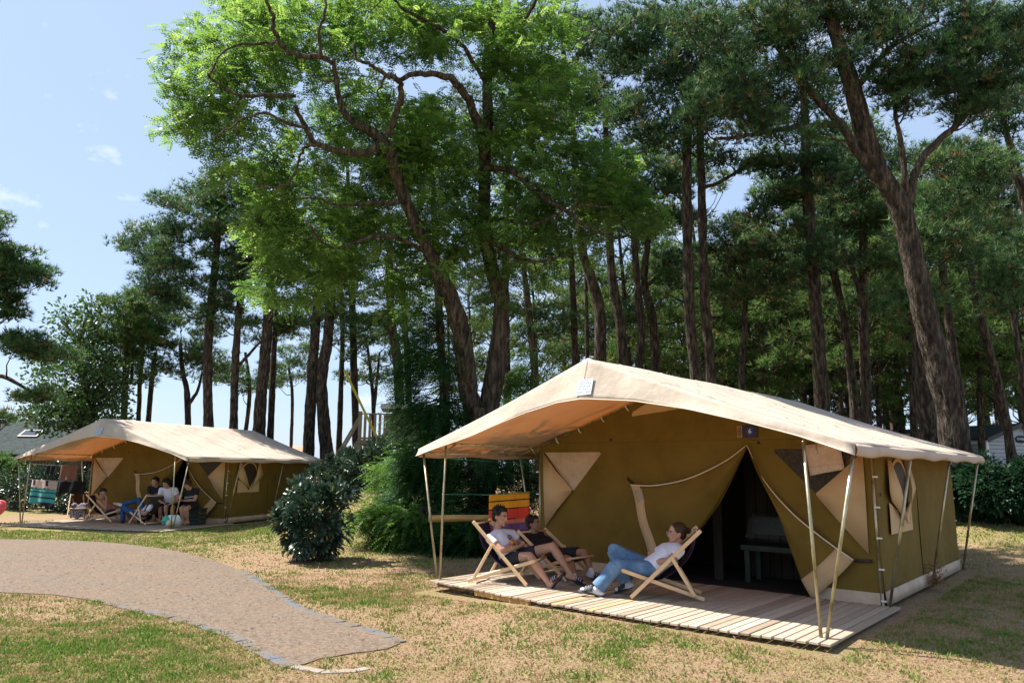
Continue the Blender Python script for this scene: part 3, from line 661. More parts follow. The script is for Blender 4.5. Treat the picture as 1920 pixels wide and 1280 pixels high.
LFT = np.array([-13.2742, 20.4899, .0705]); LY = .2877
make_tent(BIG, BY, 0., 'large canvas tent with number 6 above its open door, three people on its porch')
make_tent(LFT, LY, .09, 'canvas tent further off on the left, towels hanging under its porch', paper=False)
def tw(base, yaw, u, v, z=0.):
    return np.array([base[0] + u * math.cos(yaw) + v * math.sin(yaw), base[1] - u * math.sin(yaw) + v * math.cos(yaw), base[2] + z])
def axes(yaw): return np.array([[math.cos(yaw), -math.sin(yaw), 0], [math.sin(yaw), math.cos(yaw), 0], [0, 0, 1.]])
def text_mesh(txt, size, name, m_, parent, mtx, ext=.001):
    cu = bpy.data.curves.new(name, 'FONT'); cu.body = txt; cu.size = size; cu.align_x = 'CENTER'; cu.align_y = 'CENTER'; cu.extrude = ext
    t = bpy.data.objects.new('tmp', cu); COL.objects.link(t); bpy.context.view_layer.update()
    me = bpy.data.meshes.new_from_object(t); bpy.data.objects.remove(t); me.materials.clear(); me.materials.append(m_)
    me.transform(mtx); o = bpy.data.objects.new(name, me); COL.objects.link(o); o.parent = parent; return o
def frame_mtx(o, x, y, z):
    mm = Matrix.Identity(4)
    for i in range(3): mm[i][0] = x[i]; mm[i][1] = y[i]; mm[i][2] = z[i]; mm[i][3] = o[i]
    return mm
# number sign
sg = empty('number_sign', tw(BIG, BY, 3.42, TP - .02, 1.945), 'dark plaque with white 6 hung above the big tent door', 'sign', rz=-BY)
q = M(); q.box((.03, 0, 0), (.20, .008, .15)); bevel(q.build('plate', mat('plum_plate', (.012, .008, .03), .35), sg, False), .002)
q = M(); q.box((-.105, 0, 0), (.068, .008, .15)); zb = q.build('side_plate', mat('ochre_plate', (.42, .2, .05), .4), sg, False)
q = M()
for i in range(9):
    a = -1.25 + i * .31; q.poly([[-.075, -.006, -.02], [-.075 - .062 * math.cos(a) - .002, -.006, max(-.07, min(.07, .075 * math.sin(a) - .01))], [-.075 - .062 * math.cos(a + .13), -.006, max(-.07, min(.072, .075 * math.sin(a + .13) - .01))]])
q.build('stripe_print', MT['black'], zb, False)
q = M(); q.tube([(.035, -.004, 0), (.035, -.007, 0)], .055, 32); dsk = q.build('disc', mat('blue_disc', (.03, .025, .22), .4), sg, False)
text_mesh('6', .085, 'numeral', mat('white_paint', (.8, .8, .8), .5), sg, frame_mtx((.035, -.010, .002), (1, 0, 0), (0, 0, 1), (0, -1, 0)))

# ------------------------------------------------------------------ decks
def make_deck(base, yaw, ztop_, v0a, v0b, label, u0, u1, zz=0):
    o = empty('wooden_deck', base, label, 'deck', 'wooden porch decks', -yaw); q = M(); u = u0; i = 0
    fixed = {22: 1., 27: .98, 6: .9, 13: .85}
    while u < u1:
        wdt = .098; v0 = v0a + (v0b - v0a) * float(np.interp(u, [0, 1.9, 3.3, 4.4, 5.1], [0, .85, 1, .6, .1])) + rng.uniform(-.012, .012); tn = fixed.get(i, float(np.clip(rng.normal(.52, .10), .15, .78)))
        dz = rng.uniform(-.003, .003)
        q.box((u + wdt / 2, (v0 + TP) / 2 + .02, ztop_ - .0125 + dz), (wdt - .014, TP - v0 + .1, .025), tint=tn); u += wdt; i += 1
    bevel(q.build('boards', MT['deck'], o, False), .004, 1)
    q = M()
    for v, e in ((v0b + .06, 0), (.9, 0), (TP - .1, 0)): q.box(((u0 + u1) / 2, v + (.28 if v < .5 else 0), ztop_ - .06), (u1 - u0 - .06, .05, .06))
    for uu in (u0 + .04, (u0 + u1) / 2, u1 - .04): q.box((uu, TP / 2 + .1, ztop_ - .0625), (.045, TP - .1, .05))
    q.build('joists', MT['joist'], o, False)
    return o
bd = make_deck(BIG, BY, 0., -.12, -.34, 'long board deck under the big tent porch, sun along its front edge', -.05, 4.98)
q = M(); q.box((1.30, -.235, -.055), (.95, .03, .05), axes(.10)); q.build('edge_plank', MT['log'], bd, False)
make_deck(LFT, LY, -.085, -.55, -.62, 'low grey board deck under the porch of the left tent', -.05, 5.05)

# ------------------------------------------------------------------ deck chairs
def make_chair(label, loc, ang, fabric, prof=None, group='wooden deckchairs', W=.56):
    p = dict(head=(-.36, .77), foot=(.38, .02), rear=(-.44, .02), yf=(.47, .31), mid=(-.07, .47), prop=(-.33, .06)); p.update(prof or {})
    o = empty('deckchair', loc, label, 'deckchair', group, ang); v3 = lambda k_, y: np.array([p[k_][0], y, p[k_][1]])
    h = W / 2
    for y in (-h, h):
        q = M(); q.bar(v3('foot', y), v3('head', y), .046, .024, (0, 1, 0)); bevel(q.build('back_rail', MT['beech'], o, False), .01, 3)
    for y in (-h + .045, h - .045):
        q = M(); q.bar(v3('rear', y), v3('yf', y), .044, .024, (0, 1, 0)); bevel(q.build('seat_rail', MT['beech'], o, False), .01, 3)
    for y in (-h - .026, h + .026):
        q = M(); q.bar(v3('prop', y), v3('mid', y) + [-.01, 0, .02], .040, .020, (0, 1, 0)); bevel(q.build('prop_leg', MT['beech'], o, False), .008, 3)
    for k_, wd, f in (('head', h, .03), ('yf', h - .04, .02), ('prop', h + .02, 0.), ('rear', h - .04, -.05)):
        c = v3(k_, 0)
        if k_ == 'head': c = c + (v3('foot', 0) - c) * .04
        if k_ == 'rear': c = c + (v3('yf', 0) - c) * .10
        q = M(); q.tube([c + [0, -wd, 0], c + [0, wd, 0]], .013, 10); q.build('cross_bar', MT['beech'], o)
    A = v3('head', 0) * .96 + v3('foot', 0) * .04; B = v3('yf', 0); sag = p.get('sag', (.02, .235))
    S = smooth_path([A, (np.array([A[0] * .60 + sag[0] * .4 - .05, 0, A[2] * .52 + sag[1] * .48 - .035])), (sag[0], 0, sag[1]), (B * .6 + np.array([sag[0], 0, sag[1]]) * .4 - [0, 0, .03]), B], 6)
    yy = np.linspace(-h + .07, h - .07, 9)
    G = np.array([[(s_[0], y, s_[2] - .02 * math.cos(y / h * 1.4)) for y in yy] for s_ in S]); q = M(); q.grid(G)
    solid(q.build('sling', fabric, o), .004)
    return o
DK = .137
CA = (-.05, 9.91, DK); AA = R(-20)
CB = (.66, 10.35, DK); AB = R(-44)
CC = (1.80, 8.91, DK); AC = R(170)
make_chair('deckchair at the left of the big porch, under the man in black shorts', CA, AA, MT['sling'])
make_chair('low reclined deckchair behind, nearest the tent wall, holding the man in black', CB, AB, MT['sling_brown'], dict(head=(-.50, .60), mid=(-.12, .37), yf=(.42, .30), prop=(-.40, .06), rear=(-.5, .02)))
make_chair('deckchair facing left on the big tent porch, holding the man in blue jeans', CC, AC, MT['sling'], dict(head=(-.42, .78)))

# ------------------------------------------------------------------ people
SKIN = noisy('skin', [(.3, (.36, .185, .12)), (.6, (.47, .255, .17)), (.8, (.52, .29, .20))], 9, .55, .06, spec=.35)
SKIN_D = noisy('tan_skin', [(.3, (.26, .13, .075)), (.7, (.36, .19, .115))], 9, .55, .06, spec=.35)
HAIR = noisy('black_hair', [(.3, (.006, .005, .005)), (.7, (.022, .017, .014))], 60, .5, .3, stretch=(1, 1, .3))
HAIR_B = noisy('brown_hair', [(.3, (.02, .010, .005)), (.7, (.07, .037, .018))], 60, .5, .3, stretch=(1, 1, .3))
CL = dict(white=noisy('white_cotton', [(.3, (.58, .58, .68)), (.7, (.72, .72, .80))], 4, .85, .5, bscale=7, dist=.03),
          black=noisy('black_cotton', [(.3, (.010, .010, .013)), (.7, (.022, .022, .028))], 4, .9, .5, bscale=9, dist=.03),
          shorts=noisy('dark_shorts', [(.3, (.012, .014, .02)), (.7, (.03, .032, .04))], 4, .8, .5, bscale=9, dist=.03),
          jeans=noisy('blue_denim', [(.25, (.045, .10, .20)), (.5, (.11, .20, .34)), (.75, (.22, .34, .48))], 5, .85, .6, bscale=12, dist=.03),
          jeans_d=noisy('dark_denim', [(.25, (.012, .045, .13)), (.75, (.03, .10, .24))], 5, .85, .6, bscale=12, dist=.03),
          sock=mat('white_sock', (.62, .62, .68), .9), slip=mat('rubber_slipper', (.02, .024, .035), .6), slipg=noisy('grey_slipper', [(.4, (.05, .055, .065)), (.6, (.13, .14, .155))], 60, .7, .1))
def bake(mb, name, m_, parent, vox, sm_it=4, fac=.5, disp=0.):
    o = mb.build(name, m_, parent); md = o.modifiers.new('r', 'REMESH'); md.mode = 'VOXEL'; md.voxel_size = vox; md.use_smooth_shade = True
    s2 = o.modifiers.new('s', 'SMOOTH'); s2.factor = fac; s2.iterations = sm_it
    bpy.context.view_layer.update(); dg = bpy.context.evaluated_depsgraph_get()
    me = bpy.data.meshes.new_from_object(o.evaluated_get(dg)); old = o.data; o.modifiers.clear(); o.data = me; me.name = name; bpy.data.meshes.remove(old)
    if not me.materials: me.materials.append(m_)
    return o
def foot_blob(mb, ank, toe, sc_=1., up=(0, 0, 1)):
    ank = np.asarray(ank); toe = np.asarray(toe); d = nrm(toe - ank); 
    heel = ank - d * .045 * sc_ - np.array(up) * .05 * sc_
    mb.ball(heel + np.array(up) * .015, (.036 * sc_,) * 3); 
    side = nrm(np.cross(up, d))
    mb.tube([heel + np.array([0, 0, .0]), (heel + toe) / 2 + np.array(up) * .02, toe], np.array([.034, .040, .034]) * sc_, 12, side=side, r2=np.array([.034, .032, .016]) * sc_)
    mb.tube([ank + np.array(up) * .03, heel + d * .04], [.034 * sc_, .038 * sc_], 10)
    for i, (l_, r_) in enumerate(((.028, .013), (.03, .010), (.026, .009), (.02, .009), (.014, .008))):
        b = toe + side * (.026 - i * .0135) * sc_; mb.tube([b - d * .02, b + d * l_ * sc_ * .6, b + d * l_ * sc_ - np.array(up) * .004], [r_ * sc_, r_ * sc_, r_ * .8 * sc_], 8); mb.ball(b + d * l_ * sc_, r_ * .85 * sc_, n=8, mrings=6)
def hand_blob(mb, wr, d, pn, s_=1., curl=.5, thumb=1):
    """wrist, finger direction, palm normal; five unequal bent fingers"""
    wr = np.asarray(wr, float); d = nrm(d); pn = nrm(np.asarray(pn, float) - d * (d @ nrm(pn))); sd_ = np.cross(pn, d)
    pc = wr + d * .05 * s_; mb.tube([wr - d * .01, wr + d * .03 * s_, wr + d * .088 * s_], np.array([.026, .036, .040]) * s_, 12, side=sd_, r2=np.array([.020, .016, .013]) * s_)
    for i, (l_, o_) in enumerate(((.070, .030), (.080, .010), (.074, -.010), (.056, -.029))):
        b = wr + d * .085 * s_ + sd_ * o_ * s_; P = [b]; dd = d.copy()
        for kx in range(3):
            an = curl * (.35 + .35 * kx); dd = nrm(d * math.cos(an * (kx + 1) * .7) + pn * math.sin(an * (kx + 1) * .7)); P.append(P[-1] + dd * l_ * s_ * (.42, .33, .25)[kx])
        mb.tube(P, np.array([.0098, .0092, .0085, .0075]) * s_, 8, side=sd_); mb.ball(P[-1], .0075 * s_, n=8, mrings=6)
    b = wr + d * .03 * s_ + sd_ * thumb * .03 * s_; t1 = b + nrm(sd_ * thumb * .8 + d * .7 + pn * .35) * .035 * s_; t2 = t1 + nrm(d + pn * .5 + sd_ * thumb * .2) * .03 * s_
    mb.tube([b, t1, t2], np.array([.014, .0115, .009]) * s_, 8); mb.ball(t2, .009 * s_, n=8, mrings=6)
def head_build(mb, c, f, u, s_=1.):
    f = nrm(f); u = nrm(np.asarray(u, float) - f * (f @ nrm(u))); r = np.cross(f, u); ax = np.array([r, f, u]); c = np.asarray(c)
    P = lambda a, b, d: c + (r * a + f * b + u * d) * s_
    def E(a, b, d, rr): mb.ball(P(a, b, d), np.array(rr) * s_, ax, 16, 12)
    E(0, -.008, .035, (.074, .096, .082)); E(0, .012, -.005, (.066, .078, .08)); E(0, .03, -.055, (.052, .058, .052)); E(0, .070, -.092, (.022, .020, .018))
    E(0, .078, .024, (.042, .016, .010)); E(.036, .058, -.022, (.022, .022, .022)); E(-.036, .058, -.022, (.022, .022, .022))
    mb.tube([P(0, .086, .018), P(0, .100, -.008), P(0, .108, -.024)], np.array([.007, .009, .011]) * s_, 8); E(0, .098, -.028, (.016, .012, .008))
    E(0, .084, -.054, (.022, .010, .006)); E(0, .082, -.064, (.018, .010, .006))
    for sg in (-1, 1):
        mb.ball(P(sg * .074, -.006, -.006), np.array([.009, .018, .030]) * s_, ax, 10, 8); 
        mb.tube([P(sg * .045, .02, -.03), P(sg * .04, .055, -.075)], np.array([.018, .015]) * s_, 8)
    return ax
def face_parts(par, c, f, u, s_, hairm, parent, voxel, style='short', glasses=False, fringe=1.):
    f = nrm(f); u = nrm(np.asarray(u, float) - f * (f @ nrm(u))); r = np.cross(f, u); ax = np.array([r, f, u]); c = np.asarray(c)
    P = lambda a, b, d: c + (r * a + f * b + u * d) * s_
    hb = M(); hb.ball(P(0, -.022, .045), np.array([.084, .098, .086]) * s_, ax, 18, 12); hb.ball(P(0, -.045, .0), np.array([.074, .068, .072]) * s_, ax, 14, 10)
    if style in ('short', 'top'): hb.ball(P(0, .028, .090), np.array([.058, .058, .034]) * s_, ax, 14, 10)
    if style == 'bun': hb.ball(P(0, -.135, .035), np.array([.034, .034, .036]) * s_, ax); hb.ball(P(0, -.10, .035), np.array([.03, .04, .028]) * s_, ax)
    if style == 'cap': hb.ball(P(0, .02, .075), np.array([.078, .082, .045]) * s_, ax); hb.tube([P(-.05, .09, .055), P(0, .125, .05), P(.05, .09, .055)], .022 * s_, 8, r2=.008 * s_, side=r)
    if style == 'long': 
        for sg in (-1, 1): hb.ball(P(sg * .07, -.02, -.01), np.array([.018, .045, .055]) * s_, ax)
        hb.ball(P(0, .06, .085), np.array([.062, .04, .03]) * s_, ax)
    ho = bake(hb, 'cap' if style == 'cap' else 'hair', hairm, parent, voxel, 2)
    if style != 'cap' and style != 'bun':
        q = M(); n = 420; dd = rand_dir(n); dd = dd[(dd[:, 1] < .75) | (dd[:, 2] > .4)]; dd = dd[dd[:, 2] > -.45]
        pos = np.array([P(a * .080, -.02 + b * .094, .045 + d * .084) for a, b, d in dd]); dw = nrm(np.array([r * a + f * (b * .5 + .5) + u * (d + .3) for a, b, d in dd]))
        leaves(q, pos, dw, .028 * s_ * rng.uniform(.6, 1.3, len(pos)), .007 * s_, np.full(len(pos), .5)); q.build('hair_tufts', hairm, ho, False)
    for sg in (-1, 1):
        q = M(); q.ball(P(sg * .031, .076, .006), np.array([.013, .009, .0075]) * s_, ax); eo = q.build('eye', mat_('eye_white', (.5, .47, .45), .25), par)
        q = M(); q.ball(P(sg * .031, .0835, .006), np.array([.0055, .003, .0055]) * s_, ax); q.build('iris', MT['black'], eo)
        q = M(); q.tube([P(sg * .014, .092, .022), P(sg * .032, .090, .028), P(sg * .050, .078, .022)], np.array([.0045, .005, .003]) * s_, 6); q.build('eyebrow', hairm, par)
    q = M(); q.tube([P(-.022, .086, -.059), P(0, .094, -.058), P(.022, .086, -.059)], np.array([.003, .0055, .003]) * s_, 8); q.build('lips', mat_('lips', (.30, .10, .085), .5), par)
    if glasses:
        q = M()
        for sg in (-1, 1):
            q.tube([P(sg * .032 + .022 * math.cos(t), .100, .004 + .018 * math.sin(t)) for t in np.linspace(0, 2 * math.pi, 17)], .0016 * s_, 5, cap=False); q.tube([P(sg * .054, .098, .010), P(sg * .076, .0, .008)], .0016 * s_, 5)
        q.tube([P(-.010, .101, .008), P(.010, .101, .008)], .0016 * s_, 5); q.build('glasses', mat_('thin_metal', (.5, .45, .4), .3), parent)
_mc = {}
def mat_(n, c, r):
    if n not in _mc: _mc[n] = mat(n, c, r)
    return _mc[n]
def seg(mb, P, rr, n=12): 
    S = smooth_path(np.hstack([np.asarray(P, float), np.asarray(rr, float)[:, None]]), 4); mb.tube(S[:, :3], S[:, 3], n)
    for p, r_ in zip(P, rr): mb.ball(p, r_, n=12, mrings=8)
def person(label, J, side, skin, hairm, style, shirt=None, legw='shorts', legm=None, vox=.009, s_=1.05, glasses=False, face=(1, 0, 0), hup=(0, 0, 1), shoes=None, group=None, logo=None, hands=None):
    """J: joints in world metres; side: unit vector from the person's right to left"""
    side = nrm(side); o = wempty('person', (J['pelvis'][0], J['pelvis'][1], J['pelvis'][2]), label, 'person', group)
    for k_ in J: J[k_] = np.asarray(J[k_], float)
    pel, ch, nk, hd = J['pelvis'], J['chest'], J['neck'], J['head']
    b = M(); ws = J.get('ws', .172)
    spine = smooth_path([pel + (pel - ch) * .12, pel, (pel + ch) / 2, ch, ch * .35 + nk * .65], 4); nS = len(spine); t = np.linspace(0, 1, nS)
    ra = np.interp(t, [0, .25, .5, .75, 1], [.13, .155, .140, .165, .12]); rb = np.interp(t, [0, .25, .5, .75, 1], [.10, .115, .10, .112, .07])
    b.tube(spine, ra, 20, side=side, r2=rb); b.ball(pel, (.14, .12, .12))
    b.tube([ch * .3 + nk * .7, nk, nk * .45 + hd * .55 - nrm(face) * .02], [.07, .056, .054], 14); 
    hax = head_build(b, hd, face, hup, s_)
    for sg, S in ((-1, 'r'), (1, 'l')):
        sh = J['sh_' + S]; b.tube([nk * .7 + ch * .3, sh], [.060, .052], 12); b.ball(sh, .058)
        seg(b, [sh, (sh + J['el_' + S]) / 2, J['el_' + S]], [.054, .047, .038]); seg(b, [J['el_' + S], J['el_' + S] * .65 + J['wr_' + S] * .35, J['wr_' + S]], [.039, .042, .027])
        hd_ = J.get('hd_' + S, J['wr_' + S] - J['el_' + S]); hn = J.get('hn_' + S, (0, 0, -1)); hand_blob(b, J['wr_' + S], hd_, hn, 1.0, J.get('curl', .55), thumb=J.get('th_' + S, 1))
        hp = pel + side * sg * .085; kn, an = J['kn_' + S], J['an_' + S]
        seg(b, [hp, (hp * .5 + kn * .5), kn], [.095, .078, .056], 14); seg(b, [kn, kn * .68 + an * .32, kn * .3 + an * .7, an], [.055, .058, .042, .034])
        if legw != 'jeans_only': foot_blob(b, an, J['toe_' + S], 1., J.get('fu_' + S, (0, 0, 1)))
    body = bake(b, 'body', skin, o, vox, 3)
    face_parts(body, hd, face, hup, s_, hairm, o, vox * .9, style, glasses)
    if shirt:
        q = M(); hem = J.get('hem', .05); sp = smooth_path([pel * (1 + hem) - ch * hem, (pel + ch) / 2, ch, ch * .3 + nk * .7], 5); t = np.linspace(0, 1, len(sp))
        q.tube(sp, np.interp(t, [0, .33, .66, 1], [.165, .158, .180, .135]), 22, side=side, r2=np.interp(t, [0, .33, .66, 1], [.128, .118, .126, .082]))
        q.tube([ch * .2 + nk * .8, nk * .8 + ch * .2 + (nk - ch) * .10], [.085, .066], 14)
        for S in 'rl':
            sh, el = J['sh_' + S], J['el_' + S]; q.tube([nk * .78 + ch * .22, sh * 1.0], [.066, .062], 14); q.ball(sh, .064); q.tube([sh, sh * .5 + el * .5], [.063, .064], 14)
        so_ = bake(q, 't_shirt', shirt, o, vox, 6)
        if logo:
            n = nrm(np.cross(side, nk - pel)) * logo[1]; up = nrm(nk - ch); c = ch + n * logo[2] + up * logo[3] + side * logo[4]
            text_mesh(logo[0], logo[5], 'shirt_print', MT['ink'] if logo[6] else mat_('pale_print', (.6, .6, .6), .8), o, Matrix.Translation(-Vector(o.location)) @ frame_mtx(c, np.cross(up, n), up, n), .004)
    q = M(); q.tube([pel + (ch - pel) * .22, pel, pel - (ch - pel) * .14], [.148, .165, .13], 20, side=side, r2=[.118, .130, .11]); ll = J.get('cuff', .72)
    for sg, S in ((-1, 'r'), (1, 'l')):
        hp = pel + side * sg * .085; kn, an = J['kn_' + S], J['an_' + S]; toe = J['toe_' + S]
        if legw == 'shorts': q.ball(hp, .108); q.tube(smooth_path([hp, hp * (1 - ll * .5) + kn * ll * .5, hp * (1 - ll) + kn * ll], 3), [.108, .105, .102, .099, .096, .093, .092], 16)
        else:
            q.ball(hp, .105); q.tube(smooth_path([hp, hp * .5 + kn * .5, kn], 3), [.106, .102, .096, .09, .084, .080, .077], 16); q.ball(kn, .075)
            wv = 1.25 if legw == 'jeans' else 1.0
            q.tube(smooth_path([kn, kn * .55 + an * .45, kn * .05 + an * .95], 3), np.array([.074, .072, .068, .066, .066, .068, .070]) * wv, 16)
    bake(q, 'shorts' if legw == 'shorts' else 'jeans', legm, o, vox, 2)
    for S in 'rl':
        an, toe = J['an_' + S], J['toe_' + S]; up = np.array(J.get('fu_' + S, (0, 0, 1.))); d = nrm(toe - an); kind = (shoes or {}).get(S)
        sd2 = nrm(np.cross(up, d)); heel = an - d * .06 - up * .055
        if kind in ('slip', 'slipg', 'sockslip', 'sockslipg'):
            m_ = CL['slipg' if kind.endswith('g') else 'slip']
            if kind.startswith('sock'):
                q = M(); kn = J['kn_' + S]; seg(q, [an * .8 + kn * .2, an * .92 + kn * .08, an], [.041, .040, .040]); foot_blob(q, an, toe, 1.14, up); q.ball(toe + d * .012, (.04, .03, .022)); bake(q, 'sock', CL['sock'], o, vox, 4)
            q = M(); a = heel - up * .012 + d * .005; z = toe - up * .024 + d * .045
            q.tube(smooth_path([a - d * .03, a, (a + z) / 2, z, z + d * .015], 4), np.interp(np.linspace(0, 1, 17), [0, .2, .5, .8, 1], [.02, .04, .042, .048, .025]), 16, side=sd2, r2=.014)
            th = np.linspace(-.3, math.pi + .3, 14); cc = an * .35 + toe * .65 - up * .006
            G = np.array([[cc + d * e + sd2 * math.cos(a_) * .05 + up * math.sin(a_) * (.040 - e * .2) for a_ in th] for e in (-.045, -.015, .015, .05)]); q2 = M(); q2.grid(G)
            sl = bake(q, 'slipper', m_, o, .006, 2); solid(q2.build('strap', m_, sl), .007)
            q3 = M()
            for e in (-.028, 0., .028):
                q3.tube([cc + d * (e + .006 * math.cos(a_)) + sd2 * math.cos(a_) * .055 + up * math.sin(a_) * (.046 - e * .2) for a_ in th[5:12]], .0035, 6)
            q3.build('stripe', CL['sock'], sl)
        elif kind in ('shoe', 'shoed'):
            q = M(); foot_blob(q, an, toe, 1.22, up); q.ball(toe + d * .01, (.045, .045, .03)); sh_ = bake(q, 'shoe', CL['sock'] if kind == 'shoe' else CL['slip'], o, vox, 3)
            q = M(); a = heel - up * .012; z = toe - up * .022 + d * .035; q.tube([a - d * .03, a, (a + z) / 2, z, z + d * .015], [.02, .042, .044, .048, .025], 14, side=sd2, r2=.014); q.build('sole', CL['sock'], sh_)
    return o, hax

def JP(px, py, C, ang, off): return onplane(px, py, C, ang, off)
def sdv(ang): return np.array([-math.sin(ang), math.cos(ang), 0])
# man A: white T-shirt, black shorts
a = lambda px, py, off: JP(px, py, CA, AA, off)
ja = dict(pelvis=a(957, 1049, 0), chest=a(941, 1016, 0), neck=a(932, 994, 0), head=a(938, 968, .01), sh_r=a(919, 1009, -.19), sh_l=a(961, 1001, .19), el_r=a(940, 1031, -.25), el_l=a(975, 1018, .27),
          wr_r=a(971, 1025, -.04), wr_l=a(959, 1017, -.02), hd_r=a(985, 1017, .14) - a(971, 1025, -.04), hd_l=a(940, 1028, -.22) - a(959, 1017, -.02), hn_l=a(950, 1030, -.1) - a(965, 1010, -.16), hn_r=(0, 0, 1.), kn_r=a(993, 1042, -.13), kn_l=a(1036, 1024, .12), an_r=a(1030, 1094, -.22), an_l=a(1071, 1078, .08),
          toe_r=a(1049, 1078, -.26), toe_l=a(1095, 1092, .10), cuff=.60, fu_r=nrm(a(1022, 1080, -.24) - a(1042, 1092, -.24)), hem=-.02)
person('young man in white T-shirt and black shorts with folded arms, orange wristband', ja, sdv(AA), SKIN, HAIR, 'short', CL['white'], 'shorts', CL['shorts'], face=(math.cos(R(-38)), math.sin(R(-38)), -.12), shoes=dict(r='slip', l='slip'), s_=1.08)
PA = [o for o in COL.objects if o.name.startswith('person')][-1]
q = M(); wv = ja['wr_l']; hdv = nrm(ja['hd_l']); q.tube([wv - hdv * .01, wv + hdv * .022], [.033, .034], 16); q.build('wristband', mat('orange_band', (.75, .28, .01), .5), PA)
# chest print on A: an open angular outline
nA = nrm(np.cross(sdv(AA), ja['neck'] - ja['pelvis'])); uA = nrm(ja['neck'] - ja['chest']); 
q = M(); cA = ja['chest'] + nA * .128 + uA * -.005; XA = np.cross(uA, nA)
SHP = [(-.055, .02), (-.03, .05), (.01, .045), (.055, .04), (.075, .0), (.045, .005), (-.02, -.015), (-.04, -.02), (-.055, .02)]
q.tube([cA + XA * x_ + uA * y_ for x_, y_ in SHP], .004, 6); 
for i in range(3): q.bar(cA + XA * -.02 + uA * (.03 - .014 * i), cA + XA * (.035) + uA * (.03 - .014 * i), .005, .005)
for i in range(2): q.bar(cA + XA * -.03 + uA * (-.04 - .018 * i), cA + XA * .025 + uA * (-.04 - .018 * i), .006, .005)
q.build('shirt_print', MT['ink'], PA)
# man B: all black, white socks
b_ = lambda px, py, off: JP(px, py, CB, AB, off)
jb = dict(pelvis=b_(1040, 1042, 0), chest=b_(1010, 1020, 0), neck=b_(1001, 1003, 0), head=b_(1000, 982, 0), sh_r=b_(985, 1012, -.18), sh_l=b_(1025, 1012, .18), el_r=b_(992, 1031, -.24), el_l=b_(1043, 1024, .25),
          wr_r=b_(1018, 1024, -.06), wr_l=b_(1028, 1023, .06), hd_r=b_(1034, 1022, .03) - b_(1018, 1024, -.06), hd_l=b_(1012, 1025, -.03) - b_(1028, 1023, .06), kn_r=b_(1068, 1050, -.16), kn_l=b_(1095, 1036, .14), an_r=b_(1078, 1084, -.20), an_l=b_(1110, 1074, .12),
          toe_r=b_(1090, 1090, -.18), toe_l=b_(1128, 1084, .14), cuff=.78, hem=.0)
person('young man dressed in black with a white sock, lying back nearest the tent wall', jb, sdv(AB), SKIN_D, HAIR, 'top', CL['black'], 'shorts', CL['black'], face=(math.cos(R(-28)), math.sin(R(-28)), .12), shoes=dict(r='sockslip', l='sockslip'), s_=.98)
# man C: white T-shirt, jeans, hair tied back
c_ = lambda px, py, off: JP(px, py, CC, AC, -off)
jc = dict(pelvis=c_(1218, 1066, 0), chest=c_(1254, 1038, 0), neck=c_(1272, 1021, 0), head=c_(1269, 1000, 0), sh_l=c_(1274, 1032, -.19), sh_r=c_(1246, 1027, .19), el_l=c_(1254, 1051, -.24), el_r=c_(1219, 1046, .24),
          wr_l=c_(1222, 1054, -.05), wr_r=c_(1228, 1038, .06), hd_l=c_(1219, 1036, .08) - c_(1222, 1054, -.05), hd_r=c_(1240, 1036, -.05) - c_(1228, 1038, .06), hn_l=(0, .2, 1.), kn_l=c_(1156, 1060, -.13), kn_r=c_(1151, 1030, .13), an_l=c_(1119, 1104, -.17), an_r=c_(1176, 1094, .12),
          toe_l=c_(1095, 1104, -.18), toe_r=c_(1160, 1103, .12), hem=.02)
PC, _ = person('young man with glasses and tied-back hair, white T-shirt and light blue jeans, legs stretched left', jc, sdv(AC), SKIN, HAIR_B, 'bun', CL['white'], 'jeans', CL['jeans'], face=(math.cos(R(188)), math.sin(R(188)), .02), hup=(.12, 0, 1), shoes=dict(l='sockslipg', r='sockslip'), s_=1.05, glasses=True)
q = M(); q.tube([jc['wr_r'] - nrm(jc['hd_r']) * .012, jc['wr_r'] + nrm(jc['hd_r']) * .015], [.031, .031], 14); q.build('wristband', mat('orange_band', (.75, .28, .01), .5), PC)

# ------------------------------------------------------------------ people and chairs at the left tent
DL = -.015
def gl(px, py): 
    D = ray(px, py); t = (DL - CAM_H) / D[2]; return CAM + D * t
cD = gl(190, 978); cD = np.array([cD[0], cD[1], DL]); aD = R(6)
cE = gl(262, 983); cE = np.array([cE[0] + .1, cE[1] + .15, DL]); aE = R(143)
cF = gl(140, 972); cF = np.array([cF[0], cF[1] + .2, DL]); aF = R(-62)
chF = make_chair('empty brown deckchair with clothes over its seat, left end of the far porch', cF, aF, MT['sling_brown'])
make_chair('deckchair holding the shirtless man on the far porch', cD, aD, MT['sling'])
make_chair('deckchair seen from behind, nearest the corner poles of the far porch', cE, aE, MT['sling_grey'], dict(head=(-.44, .80), sag=(-.02, .22)))
d_ = lambda px, py, off: JP(px, py, cD, aD, off)
jd = dict(pelvis=d_(207, 961, 0), chest=d_(195, 944, 0), neck=d_(190, 933, 0), head=d_(192, 923, 0), sh_r=d_(185, 939, -.18), sh_l=d_(197, 937, .18), el_r=d_(198, 953, -.2), el_l=d_(208, 948, .25),
          wr_r=d_(200, 937, -.06), wr_l=d_(214, 951, .1), hd_r=d_(199, 928, -.02) - d_(200, 937, -.06), kn_r=d_(234, 955, -.12), kn_l=d_(236, 952, .14), an_r=d_(243, 978, -.1), an_l=d_(248, 977, .12), toe_r=d_(252, 981, -.1), toe_l=d_(257, 980, .12), cuff=.5)
person('shirtless man in dark cap and shorts, hand at his mouth, on the far porch', jd, sdv(aD), SKIN, HAIR, 'cap', None, 'shorts', CL['black'], vox=.014, face=(1, -.25, -.1), s_=1.08)
e_ = lambda px, py, off: JP(px, py, cE, aE, off)
